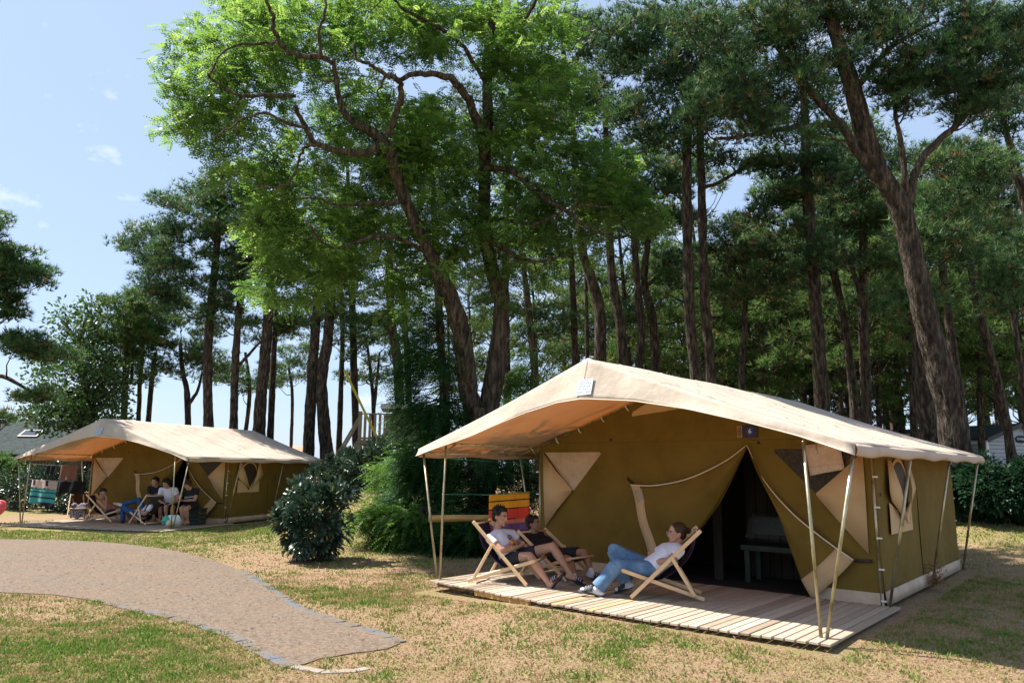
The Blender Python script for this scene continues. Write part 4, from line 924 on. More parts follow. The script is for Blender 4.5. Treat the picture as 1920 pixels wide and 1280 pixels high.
je = dict(pelvis=e_(266, 966, 0), chest=e_(279, 956, 0), neck=e_(284, 944, 0), head=e_(284, 936, 0), sh_r=e_(286, 950, -.16), sh_l=e_(282, 950, .16), el_r=e_(271, 962, .26), el_l=e_(272, 964, .24),
          wr_r=e_(258, 956, .1), wr_l=e_(257, 957, .22), kn_r=e_(261, 937, -.05), kn_l=e_(231, 951, .22), an_r=e_(230, 945, .15), an_l=e_(230, 977, .22), toe_r=e_(215, 943, .12), toe_l=e_(228, 982, .3), fu_r=(-.2, .3, .9))
person('person in dark blue jeans and white shoe, one leg crossed, mostly hidden by a deckchair', je, sdv(aE), SKIN, HAIR_B, 'short', CL['white'], 'jeans_slim', CL['jeans_d'], vox=.014, face=(-.6, .7, 0), shoes=dict(r='shoe', l='shoed'))
def sitter(label, px, ys, depth, shirt, legm, hairm, style, face, knees, anks, wr, glasses=False, logo=None, hup=(0, 0, 1), legw='shorts', lean=.05):
    """seated frontally: head, neck, chest, pelvis pixels at one depth"""
    o = at(px[3], ys[3], depth); g = lambda x, y, dy=0.: at(x, y, depth + dy)
    side = nrm(np.array([-.94, .0, 0]) * 1. + np.array([0, face[0] * .35, 0])) * 1.; side = np.array([.96, .28 * (1 if face[0] < 0 else -1), 0])
    J = dict(head=g(px[0], ys[0], -lean * 2), neck=g(px[1], ys[1], -lean), chest=g(px[2], ys[2]), pelvis=g(px[3], ys[3], .12))
    J['sh_r'] = J['chest'] * .25 + J['neck'] * .75 - side * .18; J['sh_l'] = J['chest'] * .25 + J['neck'] * .75 + side * .18
    for S, w_, k_, a_ in (('r', wr[0], knees[0], anks[0]), ('l', wr[1], knees[1], anks[1])):
        J['wr_' + S] = g(w_[0], w_[1], -.28); J['el_' + S] = (J['sh_' + S] + J['wr_' + S]) / 2 + np.array([(-.10 if S == 'r' else .10), .06, -.12])
        J['kn_' + S] = g(k_[0], k_[1], -.34); J['an_' + S] = g(a_[0], a_[1], -.30); J['toe_' + S] = J['an_' + S] + np.array([face[0] * .05, -.11, -.045])
        J['hd_' + S] = nrm(J['wr_' + S] - J['el_' + S]) + np.array([(.5 if S == 'r' else -.5), 0, 0])
    return person(label, J, side, SKIN, hairm, style, shirt, legw, legm, vox=.014, glasses=glasses, face=face, hup=hup, logo=logo, s_=1.06)
dp = 20.1
sitter('seated person in black T-shirt and glasses, leftmost of three by the far tent door', (291, 293, 295, 298), (903, 911, 924, 946), dp + .25, CL['black'], CL['black'], HAIR, 'short', (-.3, -1, -.15), ((284, 950), (301, 952)), ((289, 972), (300, 974)), ((292, 944), (300, 944)), True, ('OREGON', 1, .125, .02, 0, .075, 0))
sitter('seated person in white T-shirt, middle of three by the far tent door', (312, 315, 318, 322), (906, 914, 927, 948), dp, CL['white'], CL['black'], HAIR, 'long', (-.45, -1, -.45), ((311, 950), (324, 952)), ((312, 972), (322, 976)), ((303, 941), (326, 942)), hup=(-.15, -.3, 1))
sitter('barefoot person in black T-shirt looking down at a phone, on the dark crate', (352, 356, 358, 360), (908, 916, 928, 947), dp - .35, CL['black'], CL['black'], HAIR_B, 'long', (-.6, -1, -.9), ((340, 953), (349, 953)), ((345, 978), (352, 978)), ((341, 937), (345, 938)), hup=(-.3, -.6, 1), logo=('ORIGINAL', 1, .125, .02, 0, .062, 0))
ph = wempty('phone', at(338, 936, dp - .68), 'small dark phone held in both hands by the person on the crate', 'phone'); q = M(); q.box(at(338.5, 936, dp - .68), (.14, .07, .012), nrm(np.array([[1, .2, .1], [-.2, 1, .3], [0, -.3, 1]]))); bevel(q.build('case', MT['black'], ph, False), .004)
# bench, crate, bags and bottle
bn = wempty('bench', at(305, 975, dp + .3), 'dark low bench under two sitting people at the far tent door', 'bench'); c = at(306, 955, dp + .38)
q = M(); q.box(c + [0, 0, -.03], (1.3, .38, .05)); q.build('seat', MT['darkwood'], bn, False)
for dx in (-.58, .58):
    q = M(); q.box([c[0] + dx, c[1], (c[2] - .055 + DL) / 2], (.06, .34, c[2] - .055 - DL)); q.build('leg', MT['darkwood'], bn, False)
cr = wempty('crate', at(366, 980, dp - .2), 'dark green slatted wooden crate used as a seat by the far tent door', 'crate'); cc = at(362, 966, dp - .12); zt = cc[2] + .18
for z in np.linspace(DL + .06, zt - .06, 4):
    for (dx, dy, sx, sy) in ((0, -.2, .46, .02), (.22, 0, .02, .38), (-.22, 0, .02, .38)):
        q = M(); q.box([cc[0] + .06 + dx, cc[1] + dy, z], (sx, sy, .09)); bevel(q.build('slat', MT['greenwood'], cr, False), .004)
q = M(); q.box([cc[0] + .06, cc[1], zt], (.5, .44, .03)); bevel(q.build('lid', MT['greenwood'], cr, False), .006)
def lumpy(mb, c, r, seed, amp=.16, n=28, k=18, tint=None):
    ph = np.linspace(.02, math.pi - .02, k); th = np.arange(n + 1) * 2 * math.pi / n; r = np.asarray(r)
    G = np.array([[[math.sin(p) * math.cos(t), math.sin(p) * math.sin(t), math.cos(p)] for t in th] for p in ph]); 
    dsp = 1 + amp * (np.sin(G[..., 0] * 5 + seed) * np.sin(G[..., 1] * 6 + seed * 2) + .6 * np.sin(G[..., 2] * 9 + G[..., 0] * 7 + seed) * np.cos(G[..., 1] * 8))
    G2 = G * dsp[..., None] * r + c; mb.grid(G2, .5)
    return G
bgc = gl(320, 989); bg_ = wempty('plastic_bag', bgc, 'crumpled white and green plastic bag on the far deck by the corner pole', 'bag')
q = M(); lumpy(q, bgc + [0, .05, .16], (.23, .15, .16), 2.); q.build('bag_body', mat('white_bag', (.7, .7, .74), .4), bg_)
q = M(); lumpy(q, bgc + [-.10, -.005, .18], (.13, .12, .12), 4.); q.build('green_patch', mat('green_bag', (.03, .38, .28), .4), bg_)
q = M(); lumpy(q, bgc + [-.0, -.03, .12], (.11, .12, .10), 7.); q.build('tan_patch', mat('tan_bag', (.6, .5, .3), .4), bg_)
bt = gl(339, 983); bo = wempty('bottle', bt, 'small white bottle standing on the far deck beside the plastic bag', 'bottle'); q = M(); q.tube([bt + [0, 0, z] for z in (0, .005, .13, .16, .165)], [.03, .036, .036, .015, .014], 14); q.build('flask', MT['clip'], bo); q = M(); q.tube([bt + [0, 0, .165], bt + [0, 0, .19]], .017, 12); q.build('cap', MT['dark'], bo)
# towels
def cloth(name, label, P0, P1, drop, m_, amp=.02, thick=.006, seed=0., parts=None, skew=0., cat='towel', back=.12, group=None):
    o = wempty(name, (P0 + P1) / 2, label, cat, group); P0 = np.asarray(P0); P1 = np.asarray(P1); nn = nrm(np.cross(P1 - P0, [0, 0, 1.]))
    def G_(s0, s1, t0, t1, off=0., n=24, k=14):
        return np.array([[P0 + (P1 - P0) * (s0 + (s1 - s0) * i / n) + np.array([0, 0, -1.]) * drop * ((t0 + (t1 - t0) * j / k) + skew * ((s0 + (s1 - s0) * i / n) - .5) * (t0 + (t1 - t0) * j / k)) + nn * (off + amp * math.sin((s0 + (s1 - s0) * i / n) * 13 + seed + 2 * (t0 + (t1 - t0) * j / k)) * (.2 + (t0 + (t1 - t0) * j / k))) for j in range(k + 1)] for i in range(n + 1)])
    q = M(); q.grid(G_(0, 1, 0, 1)); b = solid(q.build('cloth', m_, o), thick)
    for (nm, m2, s0, s1, t0, t1) in (parts or []):
        for sg in (-1, 1):
            q = M(); q.grid(G_(s0, s1, t0, t1, sg * (thick * .5 + .003))); solid(q.build(nm, m2, b), .002)
    return o
def tmat(n, c): return noisy(n, [(.35, tuple(x * .8 for x in c)), (.65, c)], 40, .95, .3, stretch=(1, 1, .2))
# orange striped towel on the line of the big tent
P0 = onplane(917, 925, tw(BIG, BY, -.35, 1.3), BY * -1 + R(90) - 0, 0) 
lineA, lineB = tw(BIG, BY, -.30, .6, 1.12), tw(BIG, BY, -.12, TP, 1.12)
def towel_px(px0, px1, py0, py1, depth0, depth1, bot): 
    A, B = at(px0, py0, depth0), at(px1, py1, depth1); return A, B, A[2] - at(px0, bot, depth0)[2]
A, B, dr = towel_px(917, 993, 927, 921, 11.3, 11.35, 1005)
bk = tmat('towel_black', (.01, .01, .012))
cloth('towel', 'orange, red and purple striped beach towel hanging behind the big porch', A, B, dr, tmat('towel_yellow', (.80, .36, .03)), .012, parts=[
    ('red_band', tmat('towel_red', (.72, .07, .04)), 0, 1, .36, .62), ('coral_band', tmat('towel_coral', (.62, .20, .12)), 0, 1, .62, .72), ('purple_band', tmat('towel_purple', (.16, .08, .20)), 0, 1, .72, .90), ('indigo_band', tmat('towel_indigo', (.05, .03, .12)), 0, 1, .9, 1),
    ('black_line', bk, 0, 1, .16, .185), ('black_line', bk, 0, 1, .35, .375), ('black_line', bk, 0, 1, .60, .625)])
ln = wempty('washing_line', A, 'thin green washing line tied between the left poles of the big porch', 'washing line')
for z, b_z in ((1.60, 1.58), (1.12, 1.12)):
    q = M(); a0 = tw(BIG, BY, 0, 0, z - .02); a1 = tw(BIG, BY, 0, TP, b_z - .04); q.tube([a0, (a0 + a1) / 2 - [0, 0, .015], a1], .004, 6); q.build('cord', mat_('green_cord', (.02, .22, .14), .5), ln)
q = M(); q.tube([A - (B - A) * .2, (A + B) / 2 + [0, 0, -.002], B + (B - A) * .2], .004, 6); q.build('cord', mat_('green_cord', (.02, .22, .14), .5), ln)
lg = wempty('log_rail', at(803, 972, 13.2), 'round timber rail on posts behind the big porch, towel in front of its end', 'rail')
q = M(); q.tube([at(803, 972, 13.2), at(860, 971, 13.25), at(1030, 972, 13.4)], .062, 16); q.build('rail', MT['log'], lg)
for px in (948, 1012):
    q = M(); p = at(px, 975, 13.35); q.tube([[p[0], p[1], float(hgt(p[0], p[1])) - .1], [p[0], p[1], p[2]]], .05, 10); q.build('post', MT['log'], lg)
# towels of the left tent
nav = tmat('towel_navy', (.012, .012, .05)); 
A, B, dr = towel_px(61, 109, 899, 902, 21.0, 20.4, 944)
cloth('towel', 'teal and navy striped towel with pale checks, left end of the far porch', A, B, dr, tmat('towel_teal', (.05, .30, .27)), .03, skew=.06, parts=[
    ('pale_band', tmat('towel_pale', (.45, .34, .30)), 0, 1, 0, .34)] + [('navy_bar', nav, .06 + i * .25, .15 + i * .25, .0, .22) for i in range(4)] + [('navy_bar', nav, i * .16, i * .16 + .1, .30, .36) for i in range(6)] + [('black_line', nav, 0, 1, .46, .50), ('black_line', nav, 0, 1, .66, .72), ('navy_band', nav, .25, 1, .88, 1.)], group='towels on the far porch line')
A, B, dr = towel_px(115, 147, 872, 871, 21.6, 21.4, 901)
cloth('towel', 'plain brown towel hanging above the empty deckchair of the far porch', A, B, dr, tmat('towel_brown', (.22, .11, .08)), .015, group='towels on the far porch line')
A, B, dr = towel_px(112, 162, 901, 903, 21.7, 21.5, 924)
cloth('towel', 'wide black towel hanging low behind the empty deckchair', A, B, dr, bk, .03, group='towels on the far porch line')
A, B, dr = towel_px(88, 106, 872, 872, 21.7, 21.6, 888)
cloth('towel', 'small black cloth hanging above the teal towel', A, B, dr, bk, .02, group='towels on the far porch line')
ln2 = wempty('washing_line', at(100, 900, 21), 'thin dark washing line under the left eave of the far porch', 'washing line')
for y0, d0 in ((871, 21.8), (900, 21.2)):
    q = M(); q.tube([at(50, y0 - 2, d0 - .3), at(105, y0 + 1, d0), at(175, y0, d0 + .1)], .006, 6); q.build('cord', MT['dark'], ln2)
# clothes over the empty chair
ch = wempty('hoodie', cF + np.array([.0, 0, .3]), 'patterned dark hoodie draped over the seat of the empty far deckchair', 'clothing')
q = M(); v = np.array([math.cos(aF), math.sin(aF), 0]); sd3 = sdv(aF)
G = np.array([[cF + v * (.25 + .26 * math.sin(t * 1.4)) + sd3 * (-.22 + .38 * s_ + .03 * math.sin(t * 6 + s_ * 5)) + np.array([0, 0, .40 + .03 * math.sin(s_ * 9) - .42 * max(0, t - .35) ** 1.1 + .02 * math.sin(t * 9)]) for t in np.linspace(0, 1.2, 20)] for s_ in np.linspace(0, 1, 20)]); q.grid(G)
solid(q.build('fabric', noisy('speckled_fabric', [(.48, (.02, .025, .07)), (.52, (.35, .34, .38))], 40, .9, .2), ch), .03)
# interior bench of big tent, wrapped in plastic
ib = empty('bench', tw(BIG, BY, 3.62, TP + .75, 0), 'dark green bench with plastic wrap inside the open door of the big tent', 'bench', rz=-BY)
for x in (-.52, .52):
    for y in (-.18, .18):
        q = M(); q.box((x, y, .21), (.07, .07, .42)); bevel(q.build('leg', MT['greenwood'], ib, False), .004)
q = M(); q.box((0, 0, .45), (1.2, .46, .07)); bevel(q.build('seat', MT['greenwood'], ib, False), .006)
q = M(); q.box((0, .2, .72), (1.2, .04, .24)); bevel(q.build('backrest', MT['greenwood'], ib, False), .006)
q = M(); G = np.array([[(-.62 + 1.24 * i / 30, -.02 + .25 * math.sin(j / 10 * 1.5) + .018 * math.sin(i * 1.7 + j), .56 + .30 * math.sin(min(1., j / 8) * 1.5) + .015 * math.sin(i * 2.3 + j * 1.9)) for j in range(11)] for i in range(31)]); q.grid(G)
pw_ = q.build('plastic_cover', MT['plastic'], ib); MT['plastic'].node_tree.nodes['Principled BSDF'].inputs['Alpha'].default_value = .14

# ================================================================== BUILDINGS
def gable_house(name, label, cat, c, yaw, L_, W_, hw, hr, mw, mr, over=.25, plank=True):
    """ridge along local x; returns root"""
    o = empty(name, c, label, cat, rz=yaw); q = M(); q.box((0, 0, hw / 2), (L_, W_, hw)); q.build('wall', mw, o, False)
    q = M()
    for x in (-L_ / 2, L_ / 2): q = M(); q.poly([[x, -W_ / 2, hw], [x, W_ / 2, hw], [x, 0, hr - .04]]); q.build('gable_end', mw, o, False)
    q = M(); s_ = (hr - hw) / (W_ / 2)
    for sg in (-1, 1): q.poly([[-L_ / 2 - over, 0, hr], [L_ / 2 + over, 0, hr], [L_ / 2 + over, sg * (W_ / 2 + over), hw - s_ * over], [-L_ / 2 - over, sg * (W_ / 2 + over), hw - s_ * over]])
    ro = solid(q.build('roof', mr, o, False), .06, 0); return o, ro
c = at(20, 890, 33); gz = float(hgt(c[0], c[1])); c = np.array([c[0] + .3, c[1], gz - .3])
sh, shr = gable_house('wooden_shed', 'brown plank cabin with dark felt roof and skylight at the far left', 'cabin', c, R(-4), 6.0, 4.2, 1.95, 3.35, MT['shed'], MT['felt'])
q = M(); 
for i in range(40): q.box((-2.95 + i * .15, -2.115, .97), (.012, .02, 1.95), tint=.2)
q.build('plank_joints', MT['dark'], sh, False)
s_ = (3.35 - 1.95) / 2.1; q = M(); n_ = np.array([[1, 0, 0], [0, math.cos(math.atan(s_)), math.sin(math.atan(s_))], [0, -math.sin(math.atan(s_)), math.cos(math.atan(s_))]])
q.box((1.2, -1.05, 2.65 + .07), (.9, .55, .06), n_); sk = q.build('skylight', MT['dark'], shr, False); q = M(); q.box((1.2, -1.06, 2.65 + .105), (.72, .4, .02), n_); q.build('pane', MT['glass'], sk, False)
q = M(); q.tube([(-3.2, -2.3, 1.85), (-3.05, -2.2, .0)], .04, 8); q.build('downpipe', MT['dark'], sh)
# far house between the trunks
c = at(528, 845, 75); h_, r_ = gable_house('house', 'small far house with orange tiled roof between the pine trunks', 'house', (c[0], c[1], float(hgt(c[0], c[1])) - .5), R(8), 4.4, 3.4, 2.05, 3.0, MT['render'], MT['tiles'], .25)
# static caravan on the right
cx = at(1916, 800, 30.)
mh = empty('mobile_home', (cx[0] - 4.2 * math.sin(R(19)), cx[1] + 4.2 * math.cos(R(19)), .22), 'grey mobile home with dark roof and oval badge behind the right hedge', 'mobile home', rz=R(19))
q = M(); q.box((0, 0, 1.35), (3.6, 8.0, 2.7)); q.poly([[-1.8, -4.0, 2.7], [1.8, -4.0, 2.7], [.0, -4.0, 3.28]]); q.poly([[-1.8, 4.0, 2.7], [1.8, 4.0, 2.7], [.0, 4.0, 3.28]]); q.build('wall', MT['siding'], mh, False)
q = M()
for i in range(18):
    z = .2 + i * .15; q.box((0, -4.012, z), (3.5, .018, .012)); q.box((-1.812, 0, z), (.018, 7.9, .012))
q.build('siding_lines', MT['felt'], mh, False)
q = M(); 
for sg in (-1, 1): q.poly([[0, -4.2, 3.34], [0, 4.2, 3.34], [sg * 2.0, 4.2, 2.68], [sg * 2.0, -4.2, 2.68]])
solid(q.build('roof', MT['felt'], mh, False), .06)
q = M()
for sg in (-1, 1): q.bar((0, -4.22, 3.30), (sg * 2.0, -4.22, 2.64), .03, .16)
q.build('fascia', MT['dark'], mh, False)
q = M(); q.box((-1.80, -4.01, 1.3), (.14, .05, 2.62)); q.box((-1.82, -2.1, 2.56), (.05, 3.8, .12)); q.box((-1.82, -.3, 1.3), (.05, .12, 2.6)); q.build('corner_trim', MT['white'], mh, False)
wi = M(); wi.box((-1.83, -1.15, 1.75), (.04, 1.2, 1.0)); wo = wi.build('window', MT['white'], mh, False); q = M(); q.box((-1.852, -1.15, 1.75), (.02, 1.05, .86)); q.build('pane', MT['glass'], wo, False)
q = M(); q.tube([(.1, -4.02, 2.72), (.1, -4.06, 2.72)], .30, 32, side=(1, 0, 0), r2=.15); bd_ = q.build('badge', mat('badge_blue', (.03, .05, .09), .4), mh)
text_mesh("O'HARA", .15, 'lettering', MT['white'], bd_, frame_mtx((.1, -4.07, 2.72), (1, 0, 0), (0, 0, 1), (0, -1, 0)))
# second caravan with a tarpaulin, left of it
cx = at(1590, 850, 28.); gz = .22
m2 = empty('mobile_home', (cx[0] + 1.2, cx[1] + 1.4, gz - .2), 'pale mobile home under a sagging grey tarpaulin, left of the big leaning pine', 'mobile home', rz=R(-8))
q = M(); q.box((0, 0, 1.25), (5.6, 3., 2.5)); q.build('wall', MT['siding'], m2, False)
q = M(); G = np.array([[(-3.1 + 6.2 * i / 24, -1.8 + 3.6 * j / 10, 2.62 + .45 * math.sin(math.pi * j / 10) + .05 * math.sin(i * 1.3) + .04 * math.sin(j * 2 + i)) for j in range(11)] for i in range(25)]); q.grid(G); solid(q.build('tarpaulin', noisy('grey_tarp', [(.3, (.16, .14, .12)), (.7, (.34, .30, .25))], 3, .8, .3), m2), .02)
q = M(); q.box((1.3, -1.515, 1.7), (1.2, .04, .9)); wo = q.build('window', MT['white'], m2, False); q = M(); q.box((1.3, -1.54, 1.7), (1.06, .02, .76)); q.build('pane', MT['glass'], wo, False)
# raised cabin platform
pl = wempty('raised_platform', at(672, 850, 24.), 'raised timber platform with railing and steps among the trees', 'platform'); X = np.array([1., .12, 0]); X = nrm(X); Y = np.cross([0, 0, 1.], X)
p0 = at(672, 828, 24.); p1 = p0 + X * 2.7; gz = float(hgt(p0[0], p0[1]))
q = M(); q.box((p0 + p1) / 2 + Y * 1.2, (2.75, 2.5, .14), [X, Y, [0, 0, 1]]); q.build('deck', MT['greywood'], pl, False)
for a_, b2 in ((.05, .05), (2.6, .05), (.05, 2.3), (2.6, 2.3), (1.3, .05)):
    q = M(); p = p0 + X * a_ + Y * b2; q.box([p[0], p[1], (p[2] + gz) / 2 - .1], (.12, .12, p[2] - gz + .1)); q.build('post', MT['greywood'], pl, False)
top = p0[2] + .92
for i in range(17):
    p = p0 + X * (.03 + i * .16); q = M(); q.box([p[0], p[1], p[2] + .5], (.085 if i else .12, .03, .86 if i else 1.0)); q.build('baluster', MT['greywood'], pl, False)
q = M(); q.bar([*(p0 - X * .05)[:2], top], [*(p1 + X * .05)[:2], top], .09, .04); q.bar([*(p0)[:2], p0[2] + .12], [*(p1)[:2], p0[2] + .12], .04, .07); q.build('hand_rail', MT['greywood'], pl, False)
cb = M(); cb.box(p0 + X * 1.75 + Y * 1.5 + [0, 0, .5], (1.9, 1.4, 1.0), [X, Y, [0, 0, 1]]); cb.build('cabin_wall', MT['greywood'], pl, False)
cb = M(); cb.box(p0 + X * 1.75 + Y * 1.35 + [0, 0, 1.22], (2.2, 1.9, .16), [X, Y, [0, 0, 1]]); cb.build('cabin_roof', MT['render'], pl, False)
ft = p0 - X * 1.0; ft = np.array([ft[0], ft[1], gz]); 
for sgy in (.1, .85):
    q = M(); q.bar(ft + Y * sgy, p0 + Y * sgy, .05, .18); q.build('stringer', MT['greywood'], pl, False); q = M(); q.bar(ft + Y * sgy + [0, 0, .75], p0 + Y * sgy + [0, 0, .85], .05, .07); q.build('stair_rail', MT['greywood'], pl, False)
    q = M(); f2 = (ft + p0) / 2 + Y * sgy; q.bar(f2, f2 + [0, 0, .8], .05, .05); q.build('baluster', MT['greywood'], pl, False)
for i in range(5):
    q = M(); p = ft + (p0 - ft) * (i + .5) / 5 + Y * .47; q.box(p, (.22, .75, .04), [X, Y, [0, 0, 1]]); q.build('step', MT['greywood'], pl, False)
yb = wempty('yellow_pole', at(706, 830, 23.7), 'long yellow pole leaning against the raised timber platform', 'pole'); q = M(); q.bar(at(646, 694, 23.75), at(708, 822, 23.7), .07, .07); q.build('shaft', MT['yellow'], yb, False)
# pink plastic seat at the left edge
pk = wempty('pink_chair', gl(-14, 985), 'rounded pink plastic chair edge entering at the left', 'chair'); c = at(-24, 956, 19.); 
q = M(); th = np.linspace(0, 2 * math.pi, 29); G = np.array([[c + [r_ * .30 * math.cos(t), .25 * r_ * r_, r_ * .20 * math.sin(t) + .0 + r_ * .1 * math.cos(t)] for t in th] for r_ in (0.02, .35, .7, .95, 1.05)]); q.grid(G); solid(q.build('shell', MT['pink'], pk), .03)
q = M(); q.tube([c + [r_ * 1.04 * .30 * math.cos(t), .22, r_ * .20 * math.sin(t) + .1 * math.cos(t)] for t in th for r_ in (1.04,)], .022, 8, cap=False); q.build('rim', MT['pink'], pk)
for sx in (-.2, .2):
    q = M(); q.tube([c + [sx, .1, -.2], [c[0] + sx * 1.3, c[1] + .1, -.05]], .02, 8); q.build('leg', MT['steel'], pk)

# ================================================================== VEGETATION
def shrub(name, label, cat, c, rad, n, m_, L_=.09, W_=.042, stems=14, clump=None, group=None, seed=1, hole=.0, tnm=(.35, .16), ybrown=.02, flat=.15):
    c = np.asarray(c, float); rad = np.asarray(rad, float); o = wempty(name, (c[0], c[1], c[2] - rad[2]), label, cat, group)
    q = M(); k_ = clump or int(18 + n / 160); cen = rand_dir(k_) * (rng.uniform(.35, 1, (k_, 1)) ** .45) * rad * rng.uniform(.72, 1.0, (k_, 1)); cen[:, :2] *= (.62 + .38 * np.clip((cen[:, 2:] / rad[2] + 1) / .8, 0, 1)); cen = cen + c; cr_ = rad.mean() * rng.uniform(.12, .34, k_)
    base = np.array([c[0], c[1], c[2] - rad[2] - .05]); st = M()
    for i in range(min(k_, stems)): limb(st, base + rng.normal(0, .05, 3) * [1, 1, 0], cen[i], .022, .006, n=5)
    idx = rng.integers(0, k_, n); dd = rand_dir(n); pos = cen[idx] + dd * cr_[idx, None] * (rng.uniform(.2, 1, (n, 1)) ** .5)
    pos[:, 2] = np.maximum(pos[:, 2], c[2] - rad[2] + .03 + rng.random(n) * .08)
    out_ = nrm(pos - c); d = nrm(out_ * .9 + dd * .5 + rand_dir(n) * .6 + [0, 0, .0]); tn = np.clip(rng.normal(*tnm, n), 0, .92); b = rng.random(n) < ybrown; tn[b] = 1.
    leaves6(q, pos, d, L_ * rng.uniform(.6, 1.25, n), W_ * rng.uniform(.75, 1.2, n), tn, nrm(out_ * .55 + np.array([-.25, 0, .75]) + rand_dir(n) * .5))
    for _ in range(int(n / 260)):      # stray shoots
        d0 = rand_dir(1)[0] * [1, 1, .9]; d0[2] = abs(d0[2]) * 1.0 - .1; a_ = c + d0 * rad * .8; e_ = a_ + nrm(d0 + [0, 0, .7]) * rng.uniform(.10, .26) * rad.mean() / .66; st.tube([a_, (a_ + e_) / 2 + rng.normal(0, .01, 3), e_], [.005, .004, .002], 4, cap=False)
        k2 = 9; t_ = rng.random((k2, 1)); pp = a_ + (e_ - a_) * t_; dl = nrm(rand_dir(k2) + nrm(e_ - a_) * .8); leaves6(q, pp, dl, L_ * rng.uniform(.7, 1.1, k2), W_ * np.ones(k2), np.clip(rng.normal(tnm[0] + .1, .15, k2), 0, .9), nrm(rand_dir(k2) * .6 + [-.2, 0, .8]))
    st.build('stems', MT['bark2'], o); q.build('foliage', m_, o, False); return o
g0 = ground(582, 1056)
shrub('laurel_bush', 'round dark glossy bush standing alone on the lawn between the two tents', 'bush', (g0[0] + .02, g0[1] + .25, .72), (.74, .70, .72), 5200, MT['laurel'], .105, .060, clump=60, tnm=(.55, .2), ybrown=.012)
hp = [(618, 900, 22.5, 1.0), (655, 893, 22.0, 1.0), (692, 893, 21.4, 1.0), (735, 897, 20.6, .9)]
for i, (px, py, dpt, rr) in enumerate(hp):
    c = at(px, py, dpt); shrub('laurel_bush', ['glossy bush at the far right corner of the left tent', 'tall glossy bush right of the left tent, pale shining leaves', 'glossy bush below the platform steps', 'shaded glossy bush below the raised platform'][i], 'bush', (c[0], c[1], float(hgt(c[0], c[1])) + .68), (rr, .8, .78), 3400, MT['laurel'], .12, .058, clump=36, tnm=(.6, .2), ybrown=.01)
for i, (px, dpt, rr, hh_) in enumerate([(1790, 15.0, 1.0, .66), (1850, 14.6, 1.1, .64), (1925, 14.4, 1.2, .66), (1985, 14.2, 1.1, .7), (1735, 15.6, .8, .66)]):
    c = at(px, 900, dpt); shrub('hedge_bush', ['leafy bush at the foot of the leaning pine', 'broad hedge bush in front of the mobile home', 'hedge bush cut by the right edge of the view', 'hedge bush beyond the right edge', 'small leafy bush behind the right end of the tent'][i], 'bush', (c[0], c[1], float(hgt(c[0], c[1])) + hh_ * .92), (rr, .9, hh_), 5200, MT['hedge'], .105, .048, clump=40, group=None, tnm=(.42, .2))
for i, (px, py, dpt, rr) in enumerate([(10, 885, 27, 1.4), (62, 900, 26, 1.2), (118, 900, 25.5, 1.3), (165, 903, 25, 1.0), (-40, 880, 28, 1.5), (30, 862, 31, 1.3)]):
    c = at(px, py, dpt); shrub('garden_shrub', ['bright green shrub at the left edge near the cabin', 'shrub behind the left poles of the far tent', 'dark flowering shrub behind the teal towel', 'dark shrub behind the brown towel', 'shrub beyond the left edge', 'light green shrub under the cabin wall'][i], 'shrub', (c[0], c[1], float(hgt(c[0], c[1])) + rr * .62), (rr, 1., rr * .72), 2600, MT['broad'] if i in (0, 4, 5) else MT['laurel'], .13, .06, clump=34, tnm=(.6 if i in (0, 5) else .35, .2))

# feathery conifers behind the porch
def feather(label, ells, depth, n, m_='fern', L_=.42, ll=.075, lw=.022, trunk=None, group=None, tb=.35, name='feathery_tree', cat='tree', pairs=9, droop=.4):
    q = M(); st = M(); b0 = at(ells[0][0], ells[0][1] + ells[0][3], depth); b0 = np.array([b0[0], b0[1], float(hgt(b0[0], b0[1])) - .05])
    tp = at(ells[-1][0], ells[-1][1] - ells[-1][3] * .8, depth); mid = (b0 + tp) / 2; path = smooth_path([b0, mid + rng.normal(0, .08, 3), tp], 8); st.tube(path, np.linspace(.09, .015, len(path)), 8)
    tot = sum(e[2] * e[3] for e in ells)
    for (cx, cy, rx, ry) in ells:
        k_ = max(4, int(n / 34 * rx * ry / tot))
        for _ in range(k_):
            d3 = rand_dir(1)[0] * rng.uniform(.3, 1) ** .5; c = at(cx + d3[0] * rx, cy - d3[2] * ry, depth + d3[1] * rx / F_PX * depth * .8)
            c[2] = max(c[2], float(hgt(c[0], c[1])) + .08)
            j = int(np.argmin(np.linalg.norm(path - c - [0, 0, .2], axis=1))); limb(st, path[j], c, .02, .006, n=4, k=5)
            m_n = 34; out_ = nrm((c - path[j]) * [1, 1, .4] + [0, 0, .05]); pos = c + rand_dir(m_n) * rng.uniform(.05, .38, (m_n, 1)) * [1, 1, .55]
            dd = nrm(out_ * .9 + rand_dir(m_n) * .75 - [0, 0, .05]); tn = np.clip(rng.normal(tb, .12, m_n) + d3[2] * .12 - d3[0] * .16 + (pos[:, 2] - c[2]) * .5, 0, 1)  # tint lighter towards left and top, painting the sun side into the fronds
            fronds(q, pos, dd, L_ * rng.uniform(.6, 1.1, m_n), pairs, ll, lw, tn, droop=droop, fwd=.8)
    o = wempty(name, b0, label, cat, group); st.build('trunk', MT['bark2'], o); q.build('crown', MT[m_], o, False); return o
feather('dark feathery tree around the forked locust trunk', [(815, 940, 105, 80), (815, 830, 90, 90), (820, 730, 75, 90), (825, 650, 60, 60)], 15.6, 5200, tb=.30)
feather('low bright feathery bush spreading over the lawn left of the porch', [(735, 985, 62, 34), (790, 985, 75, 42)], 14.3, 2000, tb=.62, name='feathery_bush', cat='bush', L_=.34)
feather('feathery branches fanning out below the raised platform', [(755, 900, 60, 40), (790, 865, 60, 50)], 16.6, 1700, tb=.66)
